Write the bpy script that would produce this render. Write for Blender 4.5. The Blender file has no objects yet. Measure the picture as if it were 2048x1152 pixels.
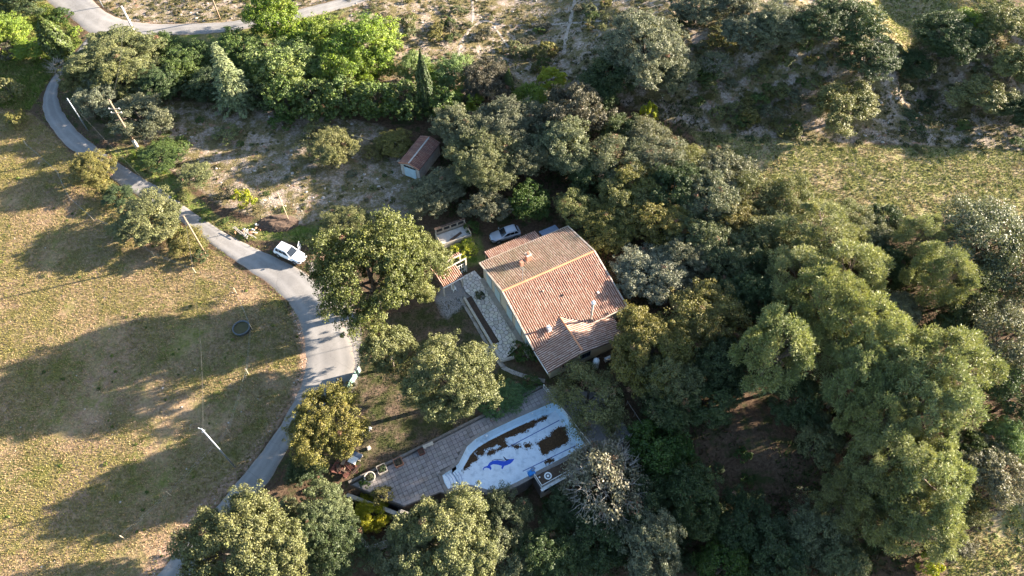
import bpy, bmesh, math, random
import numpy as np
from mathutils import Vector, Matrix

# ------------------------------------------------------------------ camera, light, exposure
scene = bpy.context.scene
FPX, PITCH, CAMH = 1409.0, math.radians(55), 74.0          # focal length in photo pixels, downward pitch, flying height
cam_d = bpy.data.cameras.new('camera'); cam = bpy.data.objects.new('camera', cam_d)
scene.collection.objects.link(cam)
cam.location = (0, 0, CAMH); cam.rotation_euler = (math.pi/2-PITCH, 0, 0)
cam_d.sensor_width = 36; cam_d.lens = 36*FPX/2048; cam_d.clip_start = 0.5; cam_d.clip_end = 3000
scene.camera = cam
SUN_EL, SUN_ROT = math.radians(15), math.radians(73.4)
world = bpy.data.worlds.new('World'); scene.world = world; world.use_nodes = True
nt = world.node_tree; bg = nt.nodes['Background']
sky = nt.nodes.new('ShaderNodeTexSky'); sky.sky_type = 'NISHITA'; sky.sun_disc = False
sky.sun_elevation = SUN_EL; sky.sun_rotation = SUN_ROT; sky.air_density = 1.0; sky.dust_density = 1.0; sky.ozone_density = 1.5
nt.links.new(sky.outputs[0], bg.inputs[0]); bg.inputs[1].default_value = 0.064
sd = bpy.data.lights.new('sun', 'SUN'); sun = bpy.data.objects.new('sun', sd); scene.collection.objects.link(sun)
sd.energy = 5.0; sd.angle = math.radians(0.55); sd.color = (1.0, 0.86, 0.70)
sdir = Vector((math.sin(SUN_ROT)*math.cos(SUN_EL), math.cos(SUN_ROT)*math.cos(SUN_EL), math.sin(SUN_EL)))
sun.rotation_euler = sdir.to_track_quat('Z', 'Y').to_euler(); sun.location = (60, 20, 60)
scene.view_settings.view_transform = 'Standard'; scene.view_settings.look = 'None'
scene.view_settings.exposure = 2.85; scene.view_settings.gamma = 1
try: scene.cycles.max_bounces = 5; scene.cycles.diffuse_bounces = 3; scene.cycles.transmission_bounces = 3
except Exception: pass

# ------------------------------------------------------------------ survey helpers
RNG = np.random.default_rng(7); random.seed(7)
CP, SP = math.cos(PITCH), math.sin(PITCH)
def ray(px, py):
    x = px-1024; y = 576-py
    return np.array([x, FPX*CP+y*SP, -FPX*SP+y*CP])
def U(px, py, z=0.0):                                       # point of the place at level z
    r = ray(px, py); t = (CAMH-z)/-r[2]
    return np.array([r[0]*t, r[1]*t, z])
def UV(pts, z=0.0): return [U(a, b, z)[:2] for a, b in pts]
def depth(p): return p[1]*CP-(p[2]-CAMH)*SP
def smooth(a, b, x):
    t = np.clip((x-a)/(b-a), 0, 1); return t*t*(3-2*t)
def inside(poly, X, Y):
    poly = np.asarray(poly); X = np.asarray(X, float); Y = np.asarray(Y, float)
    r = np.zeros(X.shape, bool); n = len(poly)
    for i in range(n):
        x0, y0 = poly[i]; x1, y1 = poly[(i+1) % n]
        if y0 == y1: continue
        c = ((y0 > Y) != (y1 > Y)) & (X < (x1-x0)*(Y-y0)/(y1-y0)+x0); r ^= c
    return r
def pdist(poly, X, Y, closed=True):
    poly = np.asarray(poly); X = np.asarray(X, float); Y = np.asarray(Y, float); d = np.full(X.shape, 1e9); n = len(poly)
    for i in range(n if closed else n-1):
        ax, ay = poly[i]; bx, by = poly[(i+1) % n]; dx, dy = bx-ax, by-ay; L = dx*dx+dy*dy+1e-12
        t = np.clip(((X-ax)*dx+(Y-ay)*dy)/L, 0, 1); d = np.minimum(d, np.hypot(X-ax-t*dx, Y-ay-t*dy))
    return d
# smooth value noise, for terrain and for where plants grow
_tab = np.random.default_rng(3).random((256, 256))
def vnoise(x, y):
    x = np.asarray(x, float); y = np.asarray(y, float)
    xi = np.floor(x).astype(int); yi = np.floor(y).astype(int); fx = x-xi; fy = y-yi
    fx = fx*fx*(3-2*fx); fy = fy*fy*(3-2*fy)
    g = lambda a, b: _tab[a % 256, b % 256]
    return (g(xi, yi)*(1-fx)+g(xi+1, yi)*fx)*(1-fy)+(g(xi, yi+1)*(1-fx)+g(xi+1, yi+1)*fx)*fy
def fbm(x, y, o=3):
    s = 0; a = .5; f = 1
    for k in range(o): s = s+a*vnoise(x*f+17*k, y*f+31*k); a *= .5; f *= 2.03
    return s/(1-.5**o)

POOL = UV([(1116, 800), (1033.6, 836), (981.5, 861), (951, 878), (934, 893), (925, 911), (917, 927), (903, 939), (884, 951),
           (889, 967), (896, 979), (910, 974), (925, 970), (940, 970), (957, 975), (975, 980), (992, 980), (1012, 975),
           (1034, 965), (1055, 954), (1073, 944), (1172, 892)])
TERR = UV([(700, 970), (1085, 775), (1215, 785), (1243, 838), (1266, 876), (1194, 915), (1082, 978), (1066, 950), (1054, 963), (1036, 973), (1013, 985),
           (992, 991), (973, 991), (955, 986), (938, 981), (925, 980), (910, 985), (898, 990), (880, 986), (808, 1014)])
LOW = UV([(722, 972), (1080, 793), (1095, 790), (1215, 800), (1262, 866), (1320, 862), (1440, 850), (1640, 905), (2700, 1000), (3100, 1500), (480, 1500), (560, 1180), (650, 1025), (688, 985)])
def hgt(X, Y):
    X = np.asarray(X, float); Y = np.asarray(Y, float)
    z = 4.6*smooth(80, 100, Y)*smooth(2, 30, X)+1.2*smooth(108, 150, Y)
    z = z+3.6*np.exp(-((X-47)/11)**2-((Y-96)/9)**2)+4.2*np.exp(-((X-93)/15)**2-((Y-90)/9)**2)-3.0*np.exp(-((X-66)/6)**2)*smooth(80, 92, Y)
    z = z+1.4*np.exp(-((X-18)/9)**2-((Y-97)/7)**2)
    z = z+0.35*(fbm(X/9, Y/9)-.5)*smooth(60, 80, Y)+1.6*(fbm(X/40+5, Y/40)-.5)*smooth(85, 110, Y)
    z = z+.9*(vnoise(X/3.3, Y/3.3)-.5)*smooth(84, 90, Y)*smooth(10, 25, X)
    ins = inside(LOW, X, Y)
    if not ins.any(): return z
    Xi, Yi = X[ins], Y[ins]; d = pdist(LOW, Xi, Yi)
    w = .8+6*np.clip((pdist(TERR, Xi, Yi)-2.5)/4, 0, 1)*np.where(inside(TERR, Xi, Yi), 0, 1)
    z = np.array(z, float); z[ins] = z[ins]-2.6*smooth(0, 1, d/w)*smooth(130, 60, np.abs(Xi)); return z
def P(px, py, dz=0.0):
    z = 0.0
    for k in range(9):
        p = U(px, py, z+dz); z = .5*z+.5*float(hgt(p[0], p[1]))
    return np.array([p[0], p[1], z+dz])
def PV(pts): return [P(a, b)[:2] for a, b in pts]

# ------------------------------------------------------------------ materials
def new_mat(name):
    m = bpy.data.materials.new(name); m.use_nodes = True; n = m.node_tree
    return m, n, n.nodes['Principled BSDF']
def node(n, t, **kw):
    x = n.nodes.new(t)
    for k, v in kw.items(): setattr(x, k, v)
    return x
def noise(n, scale, detail=4, rough=.6, coord=None):
    x = node(n, 'ShaderNodeTexNoise'); x.inputs['Scale'].default_value = scale; x.inputs['Detail'].default_value = detail
    x.inputs['Roughness'].default_value = rough
    if coord is not None: n.links.new(coord, x.inputs['Vector'])
    return x
def ramp(n, fac, stops, interp='LINEAR'):
    r = node(n, 'ShaderNodeValToRGB'); r.color_ramp.interpolation = interp
    while len(r.color_ramp.elements) < len(stops): r.color_ramp.elements.new(.5)
    for e, (p, c) in zip(r.color_ramp.elements, stops):
        e.position = p; e.color = (*c, 1) if len(c) == 3 else c
    n.links.new(fac, r.inputs[0]); return r.outputs[0]
def mixc(n, fac, a, b, mode='MIX'):
    x = node(n, 'ShaderNodeMix', data_type='RGBA', blend_type=mode)
    for s, v in ((x.inputs[0], fac), (x.inputs[6], a), (x.inputs[7], b)):
        if hasattr(v, 'is_linked'): n.links.new(v, s)
        elif isinstance(v, (int, float)): s.default_value = v
        else: s.default_value = (*v, 1)
    return x.outputs[2]
def mth(n, op, a, b=None, clamp=False):
    x = node(n, 'ShaderNodeMath', operation=op); x.use_clamp = clamp
    for s, v in ((x.inputs[0], a), (x.inputs[1], b)):
        if v is None: continue
        if hasattr(v, 'is_linked'): n.links.new(v, s)
        else: s.default_value = v
    return x.outputs[0]
def bump(n, bs, h, dist, strength=.6):
    b = node(n, 'ShaderNodeBump'); b.inputs['Distance'].default_value = dist; b.inputs['Strength'].default_value = strength
    n.links.new(h, b.inputs['Height']); n.links.new(b.outputs[0], bs.inputs['Normal'])
def geo(n): return node(n, 'ShaderNodeNewGeometry').outputs['Position']
MATS = {}
def simple(name, col, rough=.7, var=.25, scale=3.0, bmp=0.0, metal=0.0, spec=.4, dark=None, dscale=.8, tint=False):
    """worn plain surface: colour varies in two sizes of patches; optional second colour for stains"""
    m, n, b = new_mat(name); pos = geo(n)
    a = noise(n, scale, 5, .65, pos); c2 = noise(n, scale*7, 3, .6, pos)
    v = mth(n, 'ADD', mth(n, 'MULTIPLY', a.outputs[0], .65), mth(n, 'MULTIPLY', c2.outputs[0], .35))
    lo = tuple(x*(1-var) for x in col); hi = tuple(min(1, x*(1+var)) for x in col)
    c = ramp(n, v, [(.32, lo), (.68, hi)])
    if dark is not None:
        d = noise(n, dscale, 6, .7, pos); c = mixc(n, ramp(n, d.outputs[0], [(.5, (0, 0, 0)), (.68, (1, 1, 1))]), c, dark)
    if tint:
        oi = node(n, 'ShaderNodeObjectInfo'); c = mixc(n, 1.0, c, oi.outputs['Color'], 'MULTIPLY')
    n.links.new(c, b.inputs['Base Color']); b.inputs['Roughness'].default_value = rough
    b.inputs['Metallic'].default_value = metal; b.inputs['Specular IOR Level'].default_value = spec
    if bmp: bump(n, b, c2.outputs[0], bmp)
    MATS[name] = m; return m
simple('plaster', (.55, .50, .41), .85, .10, 1.2, .01, dark=(.40, .35, .28), dscale=.6)
simple('wing_plaster', (.44, .38, .26), .85, .12, 1.2, .01, dark=(.32, .28, .2), dscale=.6)
simple('shutter_blue', (.42, .55, .60), .5, .08, 2)
simple('garage_wall', (.42, .40, .37), .9, .18, 2, .01, dark=(.28, .26, .24))
simple('garage_door', (.42, .56, .64), .6, .12, 3, dark=(.3, .36, .38))
simple('white_paint', (.74, .74, .72), .5, .08, 4, dark=(.5, .48, .44), dscale=2)
simple('white_plastic', (.80, .80, .78), .4, .04, 4)
simple('concrete', (.33, .30, .26), .9, .22, 1.5, .015, dark=(.17, .15, .13), dscale=.7)
simple('coping_stone', (.22, .203, .19), .9, .22, 2, .01, dark=(.14, .125, .11), dscale=1)
simple('dark_concrete', (.17, .155, .14), .95, .3, 1.2, .02, dark=(.08, .07, .06), dscale=.7)
simple('pale_stone', (.48, .43, .36), .9, .2, 3, .02, dark=(.3, .27, .23), dscale=2)
simple('joint', (.10, .092, .087), .95, .3, 3)
simple('slab', (.265, .247, .243), .85, .18, 2.5, .008, dark=(.18, .16, .15), dscale=1.1, tint=True)
simple('flag', (.66, .62, .56), .85, .16, 2.5, .01, dark=(.38, .35, .31), dscale=1.2, tint=True)
simple('mortar', (.05, .045, .04), .95, .3, 4)
simple('pool_white', (.68, .76, .83), .6, .10, 1.4, .004, dark=(.44, .53, .61), dscale=1.3)
simple('pool_wall', (.52, .67, .78), .6, .08, 1.0, dark=(.36, .47, .56), dscale=.9)
simple('pool_blue', (.03, .08, .30), .5, .2, 6)
simple('dolphin_blue', (.02, .085, .55), .5, .25, 14)
simple('black_mosaic', (.012, .02, .06), .5, .2, 10)
simple('dead_leaves', (.075, .040, .018), .9, .55, 5, .05, dark=(.16, .09, .035), dscale=7)
simple('wood', (.25, .18, .12), .85, .25, 4, .01)
simple('grey_wood', (.30, .27, .23), .85, .25, 5, .01)
simple('pale_wood', (.46, .37, .25), .8, .2, 4, .01)
simple('dark_wood', (.07, .045, .032), .85, .3, 4, .01)
simple('bark', (.085, .07, .057), .95, .35, 6, .03)
simple('pine_bark', (.17, .13, .10), .95, .35, 6, .03)
simple('twig', (.34, .31, .27), .9, .2, 6)
simple('galvanised', (.27, .30, .33), .5, .15, 3, metal=.3)
simple('concrete_post', (.50, .45, .38), .9, .12, 2, .01)
simple('tub_rubber', (.07, .085, .10), .5, .25, 5)
simple('rubber', (.03, .036, .045), .6, .25, 5)
simple('pond_water', (.07, .06, .02), .12, .3, 1.5)
simple('car_white', (.80, .81, .82), .28, .02, 1, spec=.6)
simple('car_silver', (.34, .37, .42), .3, .04, 1, metal=.4, spec=.6)
simple('car_glass', (.012, .016, .022), .08, .1, 1, spec=.8)
simple('black_plastic', (.018, .018, .02), .5, .2, 4)
simple('rim_alloy', (.45, .46, .47), .35, .05, 4, metal=.7)
simple('lamp_glass', (.55, .57, .6), .15, .05, 4, spec=.8)
simple('window_glass', (.03, .045, .07), .1, .2, 2, spec=.8)
simple('soil', (.075, .05, .035), .95, .4, 3, .04)
simple('terracotta', (.36, .17, .10), .85, .2, 4, .01)
simple('rust', (.14, .055, .04), .9, .45, 4, .02, dark=(.05, .03, .03), dscale=2)
simple('green_sheet', (.25, .42, .36), .6, .15, 3)
simple('blue_plastic', (.02, .20, .55), .45, .15, 5)
simple('sheet_blue', (.16, .20, .27), .5, .2, 3, metal=.3)
simple('brick_red', (.42, .20, .13), .9, .2, 5, .01)
simple('limestone', (.42, .375, .325), .9, .25, 2, .03, dark=(.3, .26, .23), dscale=1.5)
simple('path_soil', (.34, .285, .235), .95, .25, 2, .02, dark=(.22, .17, .13), dscale=1.5)
simple('ridge_tile', (.58, .27, .14), .85, .22, 4, .01)
simple('wire', (.10, .10, .10), .5, .1, 2, metal=.5)

def tile_mat(name, a, b_, c_, lichen):
    m, n, b = new_mat(name); pos = geo(n)
    at = node(n, 'ShaderNodeAttribute', attribute_name='tr'); f = at.outputs['Fac']
    col = ramp(n, f, [(0, a), (.5, b_), (1, c_)])
    p = noise(n, .55, 5, .65, pos); q = noise(n, 6, 4, .7, pos)
    col = mixc(n, mth(n, 'MULTIPLY', ramp(n, p.outputs[0], [(.47, (0, 0, 0)), (.66, (1, 1, 1))]), .7), col, lichen)
    col = mixc(n, ramp(n, q.outputs[0], [(.52, (0, 0, 0)), (.72, (.6, .6, .6))]), col, (.34, .30, .24))
    n.links.new(col, b.inputs['Base Color']); b.inputs['Roughness'].default_value = .9; b.inputs['Specular IOR Level'].default_value = .2
    MATS[name] = m
tile_mat('tile', (.39, .205, .145), (.47, .275, .205), (.55, .37, .295), (.34, .20, .15))
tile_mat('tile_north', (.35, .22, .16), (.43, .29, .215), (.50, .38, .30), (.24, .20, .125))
tile_mat('tile_wing', (.41, .255, .195), (.50, .34, .27), (.58, .44, .365), (.34, .25, .205))
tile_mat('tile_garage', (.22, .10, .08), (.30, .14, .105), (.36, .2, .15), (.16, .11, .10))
simple('tile_channel', (.14, .07, .048), .95, .35, 3)  # both channel colours darkened to deepen the shade between tile rows
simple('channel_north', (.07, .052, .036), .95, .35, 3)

def foliage_mat():
    m = bpy.data.materials.new('foliage'); m.use_nodes = True; n = m.node_tree
    b = n.nodes['Principled BSDF']; out = n.nodes['Material Output']
    oi = node(n, 'ShaderNodeObjectInfo'); at = node(n, 'ShaderNodeAttribute', attribute_name='lc')
    sp = node(n, 'ShaderNodeSeparateColor'); n.links.new(at.outputs['Color'], sp.inputs[0])
    cl, lf, br = sp.outputs[0], sp.outputs[1], sp.outputs[2]
    hs = node(n, 'ShaderNodeHueSaturation')
    n.links.new(mth(n, 'ADD', mth(n, 'MULTIPLY', cl, -.035), .5175), hs.inputs['Hue'])
    n.links.new(mth(n, 'ADD', mth(n, 'MULTIPLY', lf, .35), .80), hs.inputs['Saturation'])
    n.links.new(mth(n, 'ADD', mth(n, 'MULTIPLY', lf, .5), mth(n, 'ADD', mth(n, 'MULTIPLY', cl, .45), .60)), hs.inputs['Value'])
    n.links.new(oi.outputs['Color'], hs.inputs['Color'])
    col = mixc(n, br, hs.outputs[0], (.24, .135, .085))
    n.links.new(col, b.inputs['Base Color']); b.inputs['Roughness'].default_value = .55; b.inputs['Specular IOR Level'].default_value = .3
    tr = node(n, 'ShaderNodeBsdfTranslucent'); n.links.new(mixc(n, 1.0, col, (1.0, .98, .62), 'MULTIPLY'), tr.inputs[0])
    mx = node(n, 'ShaderNodeMixShader'); mx.inputs[0].default_value = .22
    n.links.new(b.outputs[0], mx.inputs[1]); n.links.new(tr.outputs[0], mx.inputs[2]); n.links.new(mx.outputs[0], out.inputs[0])
    MATS['foliage'] = m
foliage_mat()
def cover_mat():                                            # ground plants: own colour stored per tuft
    m = bpy.data.materials.new('ground_plants'); m.use_nodes = True; n = m.node_tree
    b = n.nodes['Principled BSDF']; out = n.nodes['Material Output']
    at = node(n, 'ShaderNodeAttribute', attribute_name='lc'); n.links.new(at.outputs['Color'], b.inputs['Base Color'])
    b.inputs['Roughness'].default_value = .7; b.inputs['Specular IOR Level'].default_value = .2
    tr = node(n, 'ShaderNodeBsdfTranslucent'); n.links.new(at.outputs['Color'], tr.inputs[0])
    mx = node(n, 'ShaderNodeMixShader'); mx.inputs[0].default_value = .3
    n.links.new(b.outputs[0], mx.inputs[1]); n.links.new(tr.outputs[0], mx.inputs[2]); n.links.new(mx.outputs[0], out.inputs[0])
    MATS['ground_plants'] = m
cover_mat()
def ground_mat():
    m, n, b = new_mat('ground_soil'); pos = geo(n)
    A = lambda k: node(n, 'ShaderNodeAttribute', attribute_name=k).outputs['Fac']
    big = noise(n, .09, 4, .6, pos).outputs[0]; mid = noise(n, .5, 5, .68, pos).outputs[0]; fin = noise(n, 3.2, 5, .75, pos).outputs[0]
    mid2 = noise(n, .8, 6, .72, node(n, 'ShaderNodeVectorMath', operation='ADD').outputs[0])
    vm = mid2.inputs['Vector'].links[0].from_node; n.links.new(pos, vm.inputs[0]); vm.inputs[1].default_value = (31, 7, 3)
    mid2 = mid2.outputs[0]
    def blend(mask, noi, amt=.5):
        return mth(n, 'MULTIPLY', mth(n, 'SUBTRACT', mth(n, 'ADD', mask, mth(n, 'MULTIPLY', mth(n, 'SUBTRACT', noi, .5), amt)), .38), 4.0, True)
    s1 = lambda x, lo, hi: ramp(n, x, [(lo, (0, 0, 0)), (hi, (1, 1, 1))])
    # forest litter
    lit = ramp(n, fin, [(.3, (.045, .030, .020)), (.5, (.095, .062, .040)), (.7, (.15, .105, .068))])
    lit = mixc(n, s1(mid, .5, .62), lit, (.045, .052, .02))
    # meadow
    straw = ramp(n, fin, [(.3, (.18, .122, .070)), (.55, (.31, .215, .130)), (.75, (.41, .30, .195))])
    gr = ramp(n, fin, [(.3, (.075, .082, .022)), (.55, (.15, .15, .042)), (.75, (.23, .205, .072))])
    ear = ramp(n, fin, [(.3, (.19, .12, .08)), (.6, (.32, .21, .145)), (.8, (.42, .30, .22))])
    pat = noise(n, .16, 5, .62, pos).outputs[0]; mea = mixc(n, s1(mth(n, 'ADD', mth(n, 'MULTIPLY', mid2, .5), mth(n, 'MULTIPLY', pat, .5)), .42, .60), straw, gr); mea = mixc(n, mth(n, 'MULTIPLY', s1(mid, .49, .63), s1(big, .48, .62)), mea, ear)
    # garrigue limestone
    lim = ramp(n, fin, [(.28, (.15, .105, .078)), (.5, (.31, .245, .195)), (.72, (.50, .435, .37))])
    dry = ramp(n, fin, [(.3, (.075, .065, .03)), (.6, (.17, .14, .065)), (.8, (.27, .22, .12))])
    gar = mixc(n, s1(mid, .40, .55), lim, dry); gar = mixc(n, s1(mid2, .58, .66), gar, (.26, .15, .10))
    # rough field
    fld = mixc(n, s1(mid2, .40, .56), ramp(n, fin, [(.3, (.22, .165, .10)), (.7, (.40, .325, .20))]), ramp(n, fin, [(.3, (.12, .13, .035)), (.7, (.28, .265, .10))]))
    ver = mixc(n, s1(mid, .40, .6), ramp(n, fin, [(.3, (.05, .085, .014)), (.7, (.15, .19, .04))]), ramp(n, fin, [(.3, (.14, .12, .05)), (.7, (.24, .20, .09))]))
    dirt = ramp(n, fin, [(.28, (.20, .12, .08)), (.5, (.34, .225, .155)), (.75, (.46, .34, .26))])
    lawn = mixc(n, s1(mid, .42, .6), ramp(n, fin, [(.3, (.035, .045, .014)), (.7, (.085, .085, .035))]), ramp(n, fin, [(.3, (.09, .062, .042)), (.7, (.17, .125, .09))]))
    grav = ramp(n, noise(n, 9, 3, .8, pos).outputs[0], [(.3, (.16, .145, .135)), (.5, (.27, .25, .235)), (.72, (.42, .40, .38))])
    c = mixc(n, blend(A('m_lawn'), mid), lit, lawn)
    c = mixc(n, blend(A('m_garr'), mid2), c, gar); c = mixc(n, blend(A('m_mead'), mid), c, mea); c = mixc(n, blend(A('m_fld'), mid2), c, fld)
    c = mixc(n, blend(A('m_ver'), mid2, .7), c, ver); c = mixc(n, blend(A('m_grav'), mid2, .4), c, grav); c = mixc(n, blend(A('m_dirt'), mid2, .8), c, dirt)
    n.links.new(c, b.inputs['Base Color']); b.inputs['Roughness'].default_value = .95; b.inputs['Specular IOR Level'].default_value = .1
    bump(n, b, mth(n, 'ADD', mth(n, 'MULTIPLY', fin, .6), mth(n, 'MULTIPLY', mid2, .8)), .35, .55)
    MATS['ground_soil'] = m
ground_mat()
def road_mat():
    m, n, b = new_mat('asphalt'); pos = geo(n)
    at = node(n, 'ShaderNodeAttribute', attribute_name='across').outputs['Fac']     # 0 at one edge of the carriageway, 1 at the other
    fin = noise(n, 14, 3, .8, pos).outputs[0]; mid = noise(n, .6, 5, .65, pos).outputs[0]; big = noise(n, .15, 3, .6, pos).outputs[0]
    c = ramp(n, fin, [(.3, (.165, .157, .148)), (.7, (.265, .252, .238))])
    c = mixc(n, ramp(n, mid, [(.45, (0, 0, 0)), (.62, (.7, .7, .7))]), c, (.275, .262, .25))
    c = mixc(n, ramp(n, big, [(.5, (0, 0, 0)), (.6, (.5, .5, .5))]), c, (.155, .15, .146))
    wave = mth(n, 'ABSOLUTE', mth(n, 'SUBTRACT', at, .5))                            # worn wheel tracks, sandy edges
    c = mixc(n, ramp(n, wave, [(.10, (0, 0, 0)), (.2, (.45, .45, .45)), (.32, (0, 0, 0))]), c, (.31, .298, .286))
    edge = mth(n, 'ADD', wave, mth(n, 'MULTIPLY', mth(n, 'SUBTRACT', mid, .5), .22))
    c = mixc(n, ramp(n, edge, [(.40, (0, 0, 0)), (.49, (1, 1, 1))]), c, (.32, .235, .17))
    vor = node(n, 'ShaderNodeTexVoronoi', feature='DISTANCE_TO_EDGE'); vor.inputs['Scale'].default_value = .35
    vv = noise(n, .8, 4, .7, pos); mv = mixc(n, .35, pos, vv.outputs['Color']); n.links.new(mv, vor.inputs['Vector'])
    c = mixc(n, ramp(n, vor.outputs[0], [(.0, (.3, .3, .3)), (.007, (0, 0, 0))]), c, (.07, .065, .06))
    n.links.new(c, b.inputs['Base Color']); b.inputs['Roughness'].default_value = .9; b.inputs['Specular IOR Level'].default_value = .25
    bump(n, b, fin, .02, .4); MATS['asphalt'] = m
road_mat()

# ------------------------------------------------------------------ object helpers
COL = scene.collection
def mesh_np(name, V, Fq, mat, smooth_=False):
    """mesh from arrays: V (n,3), Fq (m,k)"""
    me = bpy.data.meshes.new(name); V = np.asarray(V, np.float32); Fq = np.asarray(Fq, np.int32); m, k = Fq.shape
    me.vertices.add(len(V)); me.vertices.foreach_set('co', V.ravel())
    me.loops.add(m*k); me.loops.foreach_set('vertex_index', Fq.ravel())
    me.polygons.add(m); me.polygons.foreach_set('loop_start', np.arange(0, m*k, k, dtype=np.int32))
    try: me.polygons.foreach_set('loop_total', np.full(m, k, np.int32))
    except Exception: pass
    me.update(calc_edges=True)
    if smooth_: me.polygons.foreach_set('use_smooth', np.ones(m, bool))
    me.materials.append(MATS[mat]); return me
def fattr(me, name, vals):
    a = me.attributes.new(name, 'FLOAT', 'POINT'); a.data.foreach_set('value', np.asarray(vals, np.float32))
def cattr(me, name, cols):
    a = me.attributes.new(name, 'FLOAT_COLOR', 'POINT'); c = np.ones((len(cols), 4), np.float32); c[:, :cols.shape[1]] = cols
    a.data.foreach_set('color', c.ravel())
def link(name, data, parent=None, loc=None, color=None):
    o = bpy.data.objects.new(name, data); COL.objects.link(o)
    if parent: o.parent = parent
    if loc is not None: o.location = Vector([float(v) for v in loc])
    if color is not None: o.color = (*color, 1)
    return o
def tag(o, label=None, cat=None, group=None, kind=None):
    if label: o['label'] = label
    if cat: o['category'] = cat
    if group: o['group'] = group
    if kind: o['kind'] = kind
    return o
def thing(name, label, cat, loc=(0, 0, 0), rz=0, group=None):
    o = link(name, None, None, loc); o.empty_display_size = .3; o.rotation_euler = (0, 0, rz); return tag(o, label, cat, group)
def wloc(o):
    v = Vector((0, 0, 0))
    while o is not None: v = v+o.location; o = o.parent
    return v
class MB:
    """collects shapes into one mesh"""
    def __init__(s): s.v = []; s.f = []
    def poly(s, pts):
        i = len(s.v); s.v += [tuple(map(float, p)) for p in pts]; s.f.append(list(range(i, i+len(pts)))); return s
    def box(s, c, d, rz=0, rx=0, taper=1.0):
        R = Matrix.Rotation(rz, 3, 'Z') @ Matrix.Rotation(rx, 3, 'X'); i = len(s.v); c = Vector([float(q) for q in c])
        for z in (-.5, .5):
            t = taper if z > 0 else 1
            for x, y in ((-.5, -.5), (.5, -.5), (.5, .5), (-.5, .5)): s.v.append(tuple(c+R @ Vector((x*d[0]*t, y*d[1]*t, z*d[2]))))
        s.f += [[i+3, i+2, i+1, i], [i+4, i+5, i+6, i+7]]+[[i+k, i+(k+1) % 4, i+4+(k+1) % 4, i+4+k] for k in range(4)]; return s
    def prism(s, pts, z0, z1):
        """closed outline raised from z0 to z1 (scalars or per-point lists)"""
        n = len(pts); a = sum(pts[k][0]*pts[(k+1) % n][1]-pts[(k+1) % n][0]*pts[k][1] for k in range(n))
        if a < 0: pts = pts[::-1]
        i = len(s.v); s.v += [(float(p[0]), float(p[1]), z0) for p in pts]+[(float(p[0]), float(p[1]), z1) for p in pts]
        s.f += [list(range(i+n-1, i-1, -1)), list(range(i+n, i+2*n))]+[[i+k, i+(k+1) % n, i+n+(k+1) % n, i+n+k] for k in range(n)]; return s
    def tube(s, pts, r, seg=6, cap=True):
        pts = [Vector([float(q) for q in p]) for p in pts]; rs = r if hasattr(r, '__len__') else [r]*len(pts); i = len(s.v)
        for k, p in enumerate(pts):
            t = (pts[min(k+1, len(pts)-1)]-pts[max(k-1, 0)]).normalized(); up = Vector((0, 0, 1)) if abs(t.z) < .9 else Vector((1, 0, 0))
            a = t.cross(up).normalized(); b = t.cross(a)
            for j in range(seg):
                w = 2*math.pi*j/seg; s.v.append(tuple(p+(a*math.cos(w)+b*math.sin(w))*rs[k]))
        for k in range(len(pts)-1):
            for j in range(seg): s.f.append([i+k*seg+j, i+(k+1)*seg+j, i+(k+1)*seg+(j+1) % seg, i+k*seg+(j+1) % seg])
        if cap: s.f += [[i+j for j in range(seg)], [i+(len(pts)-1)*seg+j for j in range(seg-1, -1, -1)]]
        return s
    def lathe(s, c, prof, seg=20):
        """prof: (radius, z) list; open surface of revolution"""
        i = len(s.v)
        for r, z in prof:
            for j in range(seg): w = 2*math.pi*j/seg; s.v.append((c[0]+r*math.cos(w), c[1]+r*math.sin(w), c[2]+z))
        for k in range(len(prof)-1):
            for j in range(seg): s.f.append([i+k*seg+j, i+k*seg+(j+1) % seg, i+(k+1)*seg+(j+1) % seg, i+(k+1)*seg+j])
        return s
    def mesh(s, name, mat, off=None, sm=False):
        me = bpy.data.meshes.new(name); v = s.v if off is None else [(a-off[0], b-off[1], c-off[2]) for a, b, c in s.v]
        me.from_pydata(v, [], s.f); me.update(); me.materials.append(MATS[mat])
        if sm: me.polygons.foreach_set('use_smooth', np.ones(len(me.polygons), bool))
        return me
    def build(s, name, mat, parent=None, world=True, sm=False, bev=0, color=None, **tg):
        off = wloc(parent) if (parent is not None and world) else None
        org = None
        if parent is None: org = np.array(s.v).mean(0); org[2] = min(p[2] for p in s.v); off = org
        o = link(name, s.mesh(name, mat, off, sm), parent, org, color)
        if bev:
            b = o.modifiers.new('bevel', 'BEVEL'); b.width = bev; b.segments = 2; b.limit_method = 'ANGLE'
        return tag(o, **tg) if tg else o
def clip(poly, q, nrm):
    """keep the part of poly where (p-q).n <= 0"""
    out = []; n = len(poly)
    for i in range(n):
        a = poly[i]; b = poly[(i+1) % n]; da = (a[0]-q[0])*nrm[0]+(a[1]-q[1])*nrm[1]; db = (b[0]-q[0])*nrm[0]+(b[1]-q[1])*nrm[1]
        if da <= 0: out.append(a)
        if (da < 0 < db) or (db < 0 < da): t = da/(da-db); out.append((a[0]+t*(b[0]-a[0]), a[1]+t*(b[1]-a[1])))
    return out
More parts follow.
